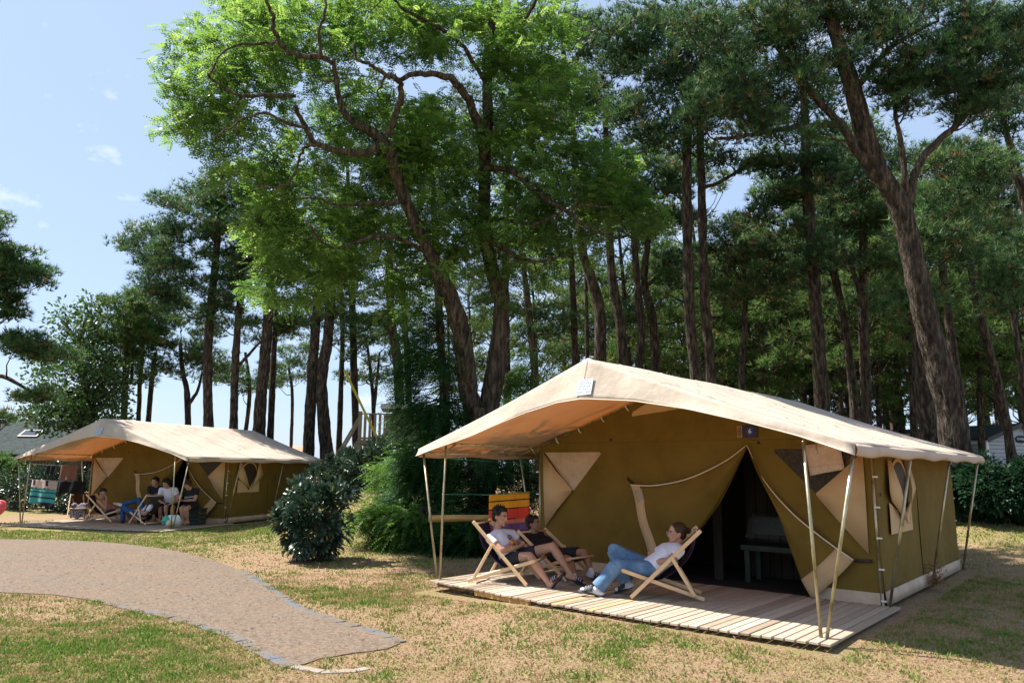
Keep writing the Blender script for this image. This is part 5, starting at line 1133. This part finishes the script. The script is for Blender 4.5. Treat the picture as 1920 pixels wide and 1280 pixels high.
feather('dark feathery bush behind the washing line', [(880, 960, 90, 70), (960, 900, 60, 60), (900, 870, 80, 40)], 14.8, 2600, tb=.25, name='feathery_bush', cat='bush')
feather('sapling leaves between the locust trunk and the big tent roof', [(985, 740, 45, 40), (1000, 690, 30, 30)], 16, 500, tb=.5, name='sapling')
feather('dark ferny undergrowth bush in the shade right behind the porch', [(840, 1010, 40, 22), (900, 1010, 60, 26)], 13.6, 900, tb=.25, name='feathery_bush', cat='bush', L_=.3)

# the forked locust tree
LD = 15.4
tm = M(); paths = []
def br(spec, d, n=12): 
    r_ = trunk_px(tm, spec, d, n, root=False); paths.append(r_); return r_
t0 = at(905, 960, LD); 
gzz = float(hgt(t0[0], t0[1])); q0 = np.array([t0[0], t0[1], gzz - .2])
br([(905, 985, 78), (905, 930, 62), (904, 870, 56), (902, 800, 62), (903, 762, 66)], LD, 16)
br([(893, 790, 44), (880, 740, 40), (868, 640, 42), (846, 560, 36), (815, 500, 30), (790, 440, 26), (758, 372, 26), (738, 305, 30), (716, 268, 26), (694, 246, 20), (655, 224, 15), (636, 190, 12), (632, 150, 10), (625, 110, 8)], np.linspace(LD, LD - 1.6, 14), 14)
br([(912, 790, 46), (928, 700, 42), (938, 620, 38), (938, 560, 34), (918, 490, 30), (908, 420, 28), (910, 310, 26), (914, 220, 24), (914, 130, 20), (920, 50, 17), (935, -20, 13), (950, -80, 9)], np.linspace(LD, LD + .4, 12), 14)
br([(712, 270, 17), (680, 288, 15), (630, 282, 14), (592, 270, 12), (578, 248, 12), (560, 215, 10), (552, 200, 9)], np.linspace(LD - 1.3, LD - 2.6, 7), 10)
br([(575, 240, 8), (540, 232, 7), (500, 214, 6), (470, 218, 5), (430, 240, 4), (395, 262, 3)], np.linspace(LD - 2.4, LD - 3.2, 6), 8)
br([(592, 272, 8), (572, 276, 7), (560, 300, 6), (550, 330, 5), (525, 350, 4), (480, 350, 3)], np.linspace(LD - 2.4, LD - 2.8, 6), 8)
br([(726, 255, 16), (742, 215, 14), (752, 180, 13), (750, 155, 12), (740, 148, 12), (712, 132, 9), (690, 120, 8), (668, 110, 6), (665, 80, 5)], np.linspace(LD - 1.3, LD - 1.9, 9), 10)
br([(908, 300, 20), (900, 245, 20), (878, 190, 18), (850, 152, 16), (820, 140, 14), (780, 138, 12), (745, 150, 10)], np.linspace(LD + .1, LD - 1.7, 7), 10)
br([(625, 120, 9), (605, 108, 12), (560, 104, 11), (530, 88, 11), (514, 58, 10), (512, 30, 8), (500, 5, 7), (488, -30, 5)], np.linspace(LD - 2., LD - 2.6, 8), 8)
br([(516, 80, 7), (480, 82, 6), (440, 88, 5), (410, 105, 4), (400, 140, 3)], np.linspace(LD - 2.4, LD - 3.1, 5), 8)
br([(555, 180, 8), (515, 178, 8), (465, 180, 7), (438, 175, 6), (400, 150, 6), (392, 140, 5), (404, 118, 4)], np.linspace(LD - 2.5, LD - 3.2, 7), 8)
br([(602, 110, 8), (598, 60, 7), (610, 20, 6), (605, -30, 5)], LD - 2.3, 8)
br([(908, 318, 14), (935, 316, 13), (965, 325, 12), (1010, 365, 11), (1060, 395, 9), (1100, 425, 7), (1150, 440, 5)], np.linspace(LD, LD - 1.2, 7), 8)
br([(918, 412, 9), (960, 415, 9), (1000, 420, 8), (1040, 405, 6), (1090, 385, 5), (1150, 390, 4)], np.linspace(LD, LD - 1.4, 6), 8)
br([(812, 490, 12), (790, 468, 10), (750, 448, 9), (705, 442, 9), (665, 455, 8), (630, 465, 6), (600, 450, 5), (580, 420, 4)], np.linspace(LD - .4, LD - 1.6, 8), 8)
br([(914, 140, 10), (960, 90, 9), (985, 40, 8), (1010, -10, 6)], np.linspace(LD + .2, LD - .8, 4), 8)
br([(760, 380, 10), (700, 380, 8), (640, 385, 6), (580, 370, 4), (520, 380, 3)], np.linspace(LD - .9, LD - 2.4, 5), 8)
br([(914, 160, 10), (870, 90, 9), (820, 50, 8), (760, 20, 6), (720, -20, 5)], np.linspace(LD + .2, LD - 1.2, 5), 8)
br([(905, 430, 11), (950, 470, 9), (1000, 490, 7), (1050, 480, 5)], np.linspace(LD, LD - .8, 4), 8)
allp = np.concatenate([p for p, r in paths[1:]]); allr = np.concatenate([r for p, r in paths[1:]]); cm = M(); LT = []
LE = [(440, 70, 110, 90, 46), (390, 160, 80, 70, 28), (345, 245, 40, 20, 6), (420, 240, 90, 50, 26), (560, 60, 130, 80, 56), (530, 150, 90, 60, 20), (600, 300, 120, 60, 26), (470, 320, 90, 50, 22), (720, 40, 130, 80, 60), (690, 180, 80, 60, 18),
      (860, 60, 120, 80, 56), (990, 70, 100, 90, 52), (1010, 200, 120, 110, 60), (820, 250, 90, 80, 40), (1050, 340, 150, 80, 62), (960, 420, 120, 70, 40), (1160, 380, 90, 50, 26), (780, 330, 120, 60, 40), (600, 400, 120, 60, 36), (540, 470, 110, 55, 32), (700, 480, 140, 70, 46),
      (660, 400, 90, 50, 22), (860, 430, 90, 70, 34), (500, 400, 60, 40, 16), (600, 540, 70, 40, 12), (760, 560, 80, 50, 18), (980, 520, 90, 50, 18), (315, 100, 22, 14, 3), (330, 240, 25, 12, 3), (700, -60, 300, 60, 26), (1000, -60, 150, 60, 16), (1080, 460, 70, 40, 12), (720, 300, 90, 50, 22), (830, 360, 90, 60, 22), (760, 240, 80, 50, 18), (960, 260, 90, 60, 22), (1130, 330, 80, 60, 20), (1200, 400, 60, 35, 12), (520, 540, 70, 40, 12), (620, 480, 90, 40, 18), (640, 220, 60, 40, 12), (820, 500, 80, 50, 16)]
for (cx, cy, rx, ry, nc) in LE:
    for _ in range(int(nc * .98)):
        d3 = rand_dir(1)[0] * rng.uniform(.15, 1) ** .5; dep = LD + .35 - 1.5 * sm(650, 350, cx) + d3[1] * 1.7
        c = at(cx + d3[0] * rx, cy - d3[2] * ry, dep); LT.append((float(np.min(np.linalg.norm(allp - c, axis=1))), rng.random(), c, cx, cy, d3))
LT.sort(key=lambda q: q[:2])
for _, _, c, cx, cy, d3 in LT:
        dist = np.linalg.norm(allp - c, axis=1); j = int(np.argmin(dist)); a_ = allp[j]; r0 = min(.028, allr[j] * .7)
        LP = limb(tm, a_, c, r0, .006, n=5, k=6, wob=.18); allp = np.concatenate([allp, LP[2:]]); allr = np.concatenate([allr, np.linspace(r0, .008, 6)[2:]])
        nf = 25; pos = c + rand_dir(nf) * (rng.uniform(.1, 1, (nf, 1)) ** .6) * [.40, .40, .20]; dd = nrm(rand_dir(nf) * [1, 1, .45] + nrm(c - a_) * .45)
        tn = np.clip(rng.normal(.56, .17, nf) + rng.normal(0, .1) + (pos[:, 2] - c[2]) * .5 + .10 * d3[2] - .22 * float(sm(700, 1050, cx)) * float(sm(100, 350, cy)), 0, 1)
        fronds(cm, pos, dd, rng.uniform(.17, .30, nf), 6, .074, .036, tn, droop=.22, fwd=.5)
        for qn in range(2): e = pos[rng.integers(nf)]; tm.tube([c, (c + e) / 2 + [0, 0, .02], e], [.008, .006, .004], 3, cap=False)
lo = wempty('locust_tree', q0, 'large forked locust tree with bright green leaves between the tents', 'locust tree'); tm.build('trunk', MT['bark2'], lo); cm.build('crown', MT['locust'], lo, False)

# ---- pines, left group
LG = 'pine trees behind the left tent'
def P_(px, w, base, *rest): return [(px, base, w)] + list(rest)
pine('straight pine rising behind the ridge of the left tent, widest crown to the left', [[(391, 860, 23), (389, 700, 20), (392, 620, 19), (399, 540, 16), (410, 430, 12), (420, 360, 7)]], [(280, 455, 75, 40, 26), (360, 400, 80, 60, 44), (430, 430, 90, 70, 44), (310, 520, 80, 45, 28), (440, 340, 70, 40, 24), (490, 500, 80, 60, 26), (370, 560, 90, 40, 24)], 28, LG)
pine('pine just right of the straight one, with a low forked branch', [[(436, 860, 19), (440, 720, 17), (446, 610, 15), (455, 520, 11), (460, 420, 7)], [(444, 690, 7), (470, 660, 6), (490, 640, 4)]], [(470, 520, 80, 60, 24), (430, 600, 70, 35, 12), (500, 430, 60, 50, 16)], 28, LG)
pine('thick reddish pine in front of the left tent ridge end', [[(484, 870, 30), (488, 760, 26), (498, 660, 24), (506, 540, 18), (510, 420, 12)]], [(520, 420, 80, 60, 24), (560, 480, 60, 60, 14)], 28, LG)
pine('slim pine close behind the thick reddish one', [[(505, 860, 15), (510, 740, 14), (515, 640, 11), (520, 560, 8)]], [(540, 590, 60, 40, 14), (500, 620, 50, 30, 8)], 29, LG)
pine('dark pine with a bent lower trunk above the left tent ridge', [[(352, 860, 14), (351, 740, 13), (343, 700, 10), (338, 640, 7)], [(352, 760, 8), (372, 730, 6), (378, 700, 4)]], [(350, 630, 80, 50, 22), (300, 600, 60, 40, 14), (400, 680, 50, 26, 9), (330, 690, 50, 22, 8)], 30, LG)
pine('leaning twin pine left of the bent one', [[(272, 860, 11), (284, 720, 11), (292, 660, 8)], [(258, 860, 9), (262, 730, 9), (268, 660, 7)]], [(280, 610, 70, 50, 22), (250, 650, 50, 40, 12), (300, 560, 50, 30, 10)], 31, LG)
pine('tall dark pine right of the left tent, trunk leaning slightly right', [[(576, 900, 26), (582, 760, 24), (590, 640, 21), (598, 540, 17), (604, 440, 11)]], [(610, 500, 80, 60, 22), (570, 590, 60, 40, 10), (640, 560, 60, 45, 10)], 28, LG)
pine('curving brown pine in front of the platform steps', [[(618, 910, 30), (606, 780, 27), (603, 710, 25), (614, 640, 23), (620, 560, 19), (624, 450, 12)]], [(640, 450, 80, 60, 18), (660, 600, 60, 40, 9)], 28, LG)
pine('thin straight pine behind the platform steps', [[(634, 880, 13), (638, 760, 12), (642, 640, 10), (640, 540, 7)]], [(650, 630, 60, 45, 12), (620, 560, 50, 40, 9)], 30, LG)
pine('brown pine above the platform, left of a pair', [[(752, 840, 22), (745, 680, 21), (734, 600, 19), (730, 500, 15), (735, 400, 9)]], [(720, 560, 60, 50, 10), (700, 440, 60, 50, 10)], 28, LG)
pine('darker pine above the platform, right of a pair', [[(768, 840, 15), (764, 680, 14), (757, 580, 12), (755, 480, 8)]], [(770, 500, 60, 50, 9)], 28, LG)
pine('small forked pine behind the platform roof', [[(700, 850, 9), (700, 760, 9), (695, 700, 7), (688, 640, 5)], [(700, 780, 7), (706, 720, 6), (712, 660, 4)]], [(700, 650, 60, 35, 13), (680, 700, 50, 22, 8), (720, 610, 50, 30, 9)], 31, LG)
pine('pine with a broad low crown seen between the left trunks', [[(455, 850, 9), (468, 740, 9), (460, 660, 6)]], [(440, 720, 70, 24, 12), (410, 690, 50, 22, 9), (520, 700, 50, 22, 7)], 36, LG)
pine('low pine far off behind the tent end', [[(545, 850, 7), (548, 740, 7), (540, 680, 5)]], [(545, 700, 45, 30, 12), (560, 650, 45, 30, 9)], 38, LG)
pine('tall dark pine directly behind the locust fork, crown mixed with its leaves', [[(835, 860, 20), (830, 700, 19), (822, 560, 17), (815, 420, 14), (810, 300, 9)]], [(800, 380, 110, 80, 30), (850, 270, 110, 70, 24), (760, 250, 90, 60, 18), (900, 480, 80, 60, 18)], 27, LG)
pine('dark pine behind the left half of the locust crown', [[(668, 860, 17), (664, 700, 16), (660, 560, 14), (655, 400, 10), (650, 280, 6)]], [(640, 330, 110, 70, 28), (600, 240, 80, 50, 14), (700, 420, 100, 60, 24), (560, 380, 80, 60, 20)], 30, LG)
pine('pine behind the right side of the locust crown', [[(955, 860, 18), (950, 700, 17), (948, 540, 15), (950, 380, 12), (955, 240, 7)]], [(980, 280, 110, 80, 30), (1020, 400, 110, 60, 26), (940, 180, 90, 60, 18), (1060, 160, 80, 60, 18), (950, 560, 80, 40, 8)], 26, LG)
# left edge pine, trunk off frame, limbs reaching in
pine('dark pine reaching in from the left edge, layered branches against the sky', [[(-90, 1000, 50), (-80, 760, 44), (-70, 560, 36), (-60, 420, 22)], [(-75, 650, 16), (0, 632, 12), (60, 640, 8), (110, 655, 5)], [(-75, 720, 12), (0, 705, 9), (50, 730, 6), (85, 748, 4)]],
     [(20, 490, 50, 30, 14), (60, 515, 35, 22, 9), (0, 580, 40, 25, 8), (40, 645, 60, 20, 14), (100, 660, 45, 16, 9), (60, 740, 40, 12, 6), (-20, 440, 40, 40, 10), (10, 780, 20, 10, 3), (-10, 520, 40, 60, 14)], 21, LG, size=.2, csz=.5, dens=50)
# broadleaf and drooping trees at left
def broad(label, ells, depth, n, trunk):
    tm2 = M(); cm2 = M(); pth = trunk_px(tm2, trunk, depth, 10); ap = pth[0]; tot = sum(e[2] * e[3] for e in ells)
    for (cx, cy, rx, ry) in ells:
        for _ in range(int(n / 70 * rx * ry / tot)):
            d3 = rand_dir(1)[0] * rng.uniform(.3, 1) ** .5; c = at(cx + d3[0] * rx, cy - d3[2] * ry, depth + d3[1] * rx / F_PX * depth * .8)
            j = int(np.argmin(np.linalg.norm(ap - c, axis=1) + np.maximum(ap[:, 2] - c[2], 0))); limb(tm2, ap[j], c, .05, .01, n=5)
            k_ = 70; dd = rand_dir(k_); pos = c + dd * rng.uniform(.2, 1, (k_, 1)) * .6; leaves(cm2, pos, dd + rand_dir(k_) * .8, .17 * rng.uniform(.6, 1.2, k_), .10, np.clip(rng.normal(.4, .18, k_) + dd[:, 2] * .12, 0, 1))
    o = wempty('broadleaf_tree', pth[0][0], label, 'tree'); tm2.build('trunk', MT['bark2'], o); cm2.build('crown', MT['broad'], o, False)
broad('rounded broadleaf tree behind the ridge of the left tent', [(140, 700, 100, 80), (150, 610, 50, 50), (190, 770, 70, 40), (90, 770, 40, 30), (135, 770, 80, 40)], 28, 9500, [(165, 860, 26), (160, 760, 20), (150, 640, 10)])
pine('conifer with drooping light green sprays and bare twin stems, left of the pines', [[(228, 860, 15), (236, 700, 13), (244, 600, 9), (250, 540, 5)], [(246, 720, 6), (252, 620, 5)]], [(235, 570, 45, 25, 14), (220, 620, 60, 35, 22), (240, 690, 60, 40, 16), (270, 640, 40, 40, 10)], 29, LG, mats=('bark', 'needle_far'), tb=.45)

# ---- pines, centre and right
RG = 'pine trees behind the big tent'
pine('thin pale pine left of the big tent ridge', [[(1006, 780, 18), (1001, 680, 17), (990, 570, 14), (980, 480, 11), (975, 380, 7)]], [(985, 460, 60, 50, 10), (1010, 610, 40, 30, 5)], 24, RG)
pine('pine just left of the big tent peak', [[(1080, 760, 17), (1078, 660, 15), (1074, 540, 13), (1068, 430, 9)]], [(1060, 420, 70, 60, 12), (1040, 600, 50, 30, 6)], 26, RG)
pine('narrow dark stem directly left of the tent peak', [[(1101, 760, 9), (1101, 660, 9), (1099, 540, 8), (1096, 440, 5)]], [(1090, 380, 60, 50, 10), (1060, 640, 40, 22, 4)], 30, RG)
pine('stout kinked pine rising right above the tent peak', [[(1125, 780, 28), (1125, 660, 27), (1124, 580, 25), (1108, 520, 22), (1092, 470, 20), (1084, 380, 16), (1075, 250, 12), (1060, 120, 9), (1050, 40, 6)]], [(1060, 60, 90, 60, 22), (1050, 190, 80, 60, 14)], 22, RG, brown=.12)
pine('curved pine right of the tent peak', [[(1172, 790, 25), (1168, 680, 24), (1162, 600, 21), (1148, 520, 19), (1141, 420, 17), (1137, 300, 14), (1135, 180, 10)]], [(1150, 160, 90, 70, 22), (1130, 290, 60, 50, 10)], 22, RG)
pine('slender pine bowed to the left over the roof slope', [[(1204, 790, 19), (1198, 700, 18), (1203, 620, 17), (1196, 540, 15), (1188, 430, 12), (1190, 330, 8)]], [(1200, 320, 80, 70, 20), (1180, 400, 60, 40, 10)], 24, RG)
pine('dark crooked pine with a high fork over the roof slope', [[(1231, 790, 21), (1229, 680, 20), (1224, 600, 18), (1208, 530, 16), (1214, 460, 12), (1222, 400, 8)], [(1210, 540, 9), (1240, 510, 7), (1262, 480, 5)]], [(1230, 400, 80, 60, 26), (1270, 500, 60, 45, 16), (1190, 590, 50, 30, 8), (1250, 330, 80, 40, 16)], 25, RG)
pine('big grey pine, left stem of the pair over the roof slope', [[(1312, 800, 29), (1305, 700, 26), (1294, 610, 24), (1289, 450, 22), (1288, 330, 20), (1290, 180, 17), (1295, 40, 12)]], [(1270, 100, 120, 90, 44), (1180, 60, 90, 70, 26), (1220, 210, 90, 60, 22), (1270, 260, 80, 40, 12)], 20, RG, size=.22, tb=.45, dense=1.2)
pine('big dark pine, right stem of the pair over the roof slope', [[(1334, 800, 25), (1332, 700, 24), (1323, 590, 22), (1318, 460, 19), (1315, 330, 17), (1312, 200, 15), (1320, 60, 10)], [(1315, 355, 8), (1370, 330, 7), (1430, 290, 5)]], [(1360, 90, 110, 80, 34), (1350, 210, 90, 60, 24), (1400, 300, 70, 30, 10)], 20.6, RG, size=.22, tb=.4, dense=1.1)
pine('thin dead-looking pine with bare twigs over the middle of the roof', [[(1395, 800, 13), (1390, 700, 13), (1397, 600, 11), (1396, 520, 9), (1390, 450, 6)], [(1397, 560, 6), (1430, 530, 5), (1460, 480, 3)], [(1397, 540, 5), (1375, 500, 4), (1362, 460, 3)]], [(1400, 450, 70, 50, 20), (1380, 530, 60, 40, 12), (1450, 540, 60, 50, 12)], 24, RG, brown=.2)
pine('tall straight dark pine rising over the right half of the roof', [[(1544, 830, 34), (1541, 740, 31), (1534, 640, 28), (1524, 500, 26), (1516, 380, 22), (1510, 250, 19), (1504, 120, 12)]], [(1500, 180, 100, 70, 24), (1520, 320, 80, 50, 18), (1470, 400, 60, 50, 14), (1560, 470, 60, 50, 10)], 20, RG, tb=.35)
pine('pine leaning left behind the straight dark one', [[(1606, 830, 20), (1598, 720, 19), (1584, 610, 17), (1562, 500, 15), (1545, 410, 11)]], [(1550, 400, 90, 60, 30), (1500, 480, 70, 50, 16), (1590, 560, 60, 50, 10)], 24, RG, brown=.1)
pine('slim straight pine left of the great leaning trunk', [[(1626, 830, 22), (1624, 720, 20), (1620, 600, 18), (1618, 450, 15), (1616, 340, 10)], [(1617, 560, 12), (1600, 510, 10), (1576, 450, 8), (1566, 390, 5)]], [(1620, 300, 90, 70, 30), (1600, 400, 80, 50, 20), (1660, 500, 60, 60, 14)], 23, RG)
# the great leaning pine
pine('great leaning pine with thick furrowed trunk at the right, limbs over the tent', [[(1795, 880, 66), (1787, 800, 57), (1770, 720, 53), (1742, 620, 49), (1718, 520, 46), (1700, 430, 44), (1682, 375, 44), (1650, 325, 36), (1622, 250, 38), (1600, 170, 34), (1575, 90, 28), (1550, 10, 22), (1530, -50, 16)],
      [(1690, 395, 26), (1655, 345, 24), (1612, 292, 20), (1580, 240, 17), (1545, 200, 14), (1500, 150, 14), (1460, 90, 12), (1420, 50, 8)], [(1700, 430, 24), (1702, 370, 17), (1694, 300, 12), (1680, 220, 8), (1668, 150, 5), (1655, 80, 3)],
      [(1702, 410, 20), (1712, 340, 17), (1740, 282, 15), (1790, 238, 13), (1822, 200, 11), (1850, 150, 9), (1880, 110, 7)], [(1585, 235, 14), (1540, 236, 13), (1480, 240, 11), (1400, 255, 9), (1340, 262, 6)], [(1600, 175, 14), (1650, 110, 11), (1700, 70, 8), (1760, 40, 5)], [(1790, 235, 10), (1815, 150, 8), (1830, 90, 5)]],
     [(1420, 40, 160, 70, 46), (1560, 60, 140, 80, 40), (1420, 160, 130, 60, 34), (1350, 200, 80, 50, 16), (1720, 50, 140, 80, 44), (1860, 90, 90, 80, 34), (1480, 240, 90, 40, 14), (1740, 170, 90, 60, 22), (1660, 150, 60, 60, 14), (1800, 170, 70, 50, 14), (1560, -60, 350, 60, 40), (1860, 200, 60, 40, 10)], 15, RG, n=20, size=.20, dens=44, csz=.46, wd=.016, k=10, tb=.42, mindepth=12., dense=.95)
pine('second thick trunk close behind the great leaning pine', [[(1752, 870, 48), (1742, 780, 44), (1733, 700, 40), (1728, 600, 34), (1722, 480, 24)]], [(1760, 440, 90, 70, 22), (1720, 560, 60, 50, 8), (1800, 330, 80, 60, 14)], 17, RG)
pine('dark curved pine right of the leaning trunk', [[(1812, 840, 20), (1796, 720, 19), (1780, 610, 18), (1768, 520, 16), (1765, 440, 12)]], [(1780, 400, 90, 60, 26), (1740, 460, 60, 40, 10)], 21, RG)
pine('slanting reddish pine near the right edge', [[(1893, 830, 19), (1876, 740, 18), (1850, 640, 17), (1826, 540, 15), (1812, 430, 12), (1806, 340, 8)]], [(1820, 320, 80, 60, 26), (1850, 400, 60, 50, 14), (1780, 300, 60, 40, 10)], 22, RG, brown=.08)
pine('thin slanting pine against the right edge', [[(1925, 800, 13), (1912, 680, 12), (1896, 570, 10), (1885, 480, 7)]], [(1890, 460, 60, 80, 24), (1900, 330, 50, 60, 16)], 25, RG)
pine('pine just inside the top right corner with slanting limbs', [[(1960, 820, 24), (1945, 600, 22), (1925, 400, 18), (1890, 260, 13), (1860, 160, 8)], [(1925, 400, 10), (1900, 330, 8), (1870, 290, 5)]], [(1890, 200, 80, 80, 26), (1900, 60, 60, 60, 16), (1880, 540, 50, 60, 12)], 19, RG, tb=.4)

# ---- slim pines further back fill the grove: a few prototypes, copied
def far_pine(label, x, depth, H, lean, seedc, group):
    global rng
    px = x; tm3 = M(); b = at(px, 900, depth); b = np.array([0, 0, -.4]); pts = [b, [lean * .2, 0, H * .3], [lean * .6, .1, H * .6], [lean, 0, H * .92]]
    Q = smooth_path(pts, 5); rr = np.linspace(.17, .04, len(Q)); tm3.tube(Q, rr, 8); cm3 = M()
    for _ in range(58):
        z = H * (.34 + .66 * rng.random() ** .8); wdt = 2.3 * (1 - ((z / H - .66) / .42) ** 2 * .6) * rng.uniform(.25, 1); th = rng.uniform(0, 6.28); j = int(np.argmin(abs(Q[:, 2] - z))); c = Q[j] + [math.cos(th) * wdt, math.sin(th) * wdt, rng.uniform(-.1, .5)]
        limb(tm3, Q[max(0, j - 1)], c, .04, .01, n=4, k=5); s_ = rng.uniform(.35, .7); n = 30; off = rand_dir(n) * (rng.uniform(.2, 1, (n, 1)) ** .6) * [s_, s_, s_ * .5]
        tn = np.clip(rng.normal(.5, .16, n) + off[:, 2] * .3, 0, .9); tn[rng.random(n) < .06] = 1; tufts(cm3, c + off, off / s_ + [0, 0, .7], .30, 7, .035, tn)
    p = at(px, 880, depth); o = empty('pine_tree', (p[0], p[1], float(hgt(p[0], p[1]))), label, 'pine tree', group); tm3.build('trunk', MT['bark'], o); cm3.build('crown', MT['needle_far'], o, False); return o
FG = 'slim pines at the back of the grove'; FL = 'slim light green pine far back between the nearer trunks'
protos = [far_pine(FL, 1250 + i * 150, 34, h_, l_, i, FG) for i, (h_, l_) in enumerate([(11, .6), (12.5, -.8), (9.5, .3), (13.5, 1.1), (8.5, -.3)])]
spots = [(1010, 33, .9), (1060, 40, 1.), (1120, 34, .85), (1170, 38, 1.), (1220, 31, .8), (1275, 42, 1.1), (1330, 33, .95), (1365, 28, .8), (1410, 34, 1.), (1440, 27, .85), (1470, 40, 1.2), (1490, 30, .95), (1530, 36, 1.1), (1575, 28, .8), (1600, 34, 1.1), (1650, 29, .9), (1665, 38, 1.2), (1700, 32, 1.05), (1740, 40, 1.3),
         (1765, 30, .95), (1800, 35, 1.15), (1840, 29, .95), (1860, 38, 1.2), (1900, 31, 1.1), (1930, 36, 1.2), (1960, 28, 1.), (880, 34, .8), (930, 40, .95), (840, 38, .85), (1385, 46, 1.3), (1555, 46, 1.4), (1685, 48, 1.5), (1820, 46, 1.5), (1990, 40, 1.3), (1450, 50, 1.4), (1620, 52, 1.5), (1770, 52, 1.6), (1310, 30, 1.1), (1350, 37, 1.3), (1425, 31, 1.15), (1510, 33, 1.25), (1555, 32, 1.2), (1240, 36, 1.1), (1190, 30, .95), (1150, 42, 1.2), (1095, 36, 1.), (1715, 28, 1.05), (1880, 33, 1.25), (1630, 27, 1.)]
rs = random.Random(5)
LM = [(985, 'thin pale pine beside the sapling'), (1080, 'pine just left of the tent peak'), (1125, 'stout kinked pine above the tent peak'), (1170, 'curved pine right of the tent peak'), (1200, 'slender bowed pine over the roof'), (1230, 'crooked pine with the high fork'), (1300, 'grey and dark pair of stems'), (1395, 'bare-twigged pine over the roof'),
      (1540, 'tall straight dark pine'), (1605, 'left-leaning pine over the roof'), (1625, 'slim straight pine beside it'), (1740, 'second thick trunk'), (1790, 'great leaning pine'), (1850, 'slanting reddish pine'), (1900, 'thin pine at the right edge'), (1960, 'corner pine at the top right')]
used_l = set()
def far_label(px, d_p):
    l_ = min(LM, key=lambda q: abs(q[0] - px)); side_ = 'directly behind' if abs(l_[0] - px) < 12 else ('left of' if px < l_[0] else 'right of')
    for w_ in (['slim pale', 'slim'] if d_p < 32 else ['distant', 'small distant', 'tall distant']) + ['thin far', 'faint far', 'slender far', 'narrow far', 'light green far', 'dim far', 'green far']:
        t_ = w_ + ' pine seen ' + side_ + ' the ' + l_[1]
        if t_ not in used_l: used_l.add(t_); return t_
for i, (px, d_p, sc_) in enumerate(spots):
    pr = protos[i % 5]; o = copy_tree(pr); p = at(px, 880, d_p); o.location = (p[0], p[1], float(hgt(p[0], p[1]))); o['label'] = far_label(px, d_p); o.rotation_euler = (0, 0, rs.uniform(0, 6.28)); o.scale = (sc_, sc_, sc_ * rs.uniform(.95, 1.1))
for i, pr in enumerate(protos): p = at(1290 + i * 130, 880, 36); pr['label'] = far_label(1290 + i * 130, 36); pr.location = (p[0], p[1], float(hgt(p[0], p[1])))
# tall grass at the tent's feet and the vine on its side pole
wd_ = wempty('weed', tw(BIG, BY, TW + .12, 2 * TP + .05), 'dry dark weed growing against the second side pole of the big tent', 'plant'); q = M(); c = tw(BIG, BY, TW + .12, 2 * TP - .1, -.08)
n = 320; dd = rand_dir(n, -.1); leaves(q, c + [0, 0, .12] + dd * rng.uniform(0, .2, (n, 1)) * [.7, .7, 1.5], dd + rand_dir(n) * .9, .06, .012, np.clip(rng.normal(.25, .15, n), 0, .6)); q.build('foliage', MT['joist'], wd_, False)
for o in list(bpy.data.objects):
    if '_w' in o.keys(): del o['_w']
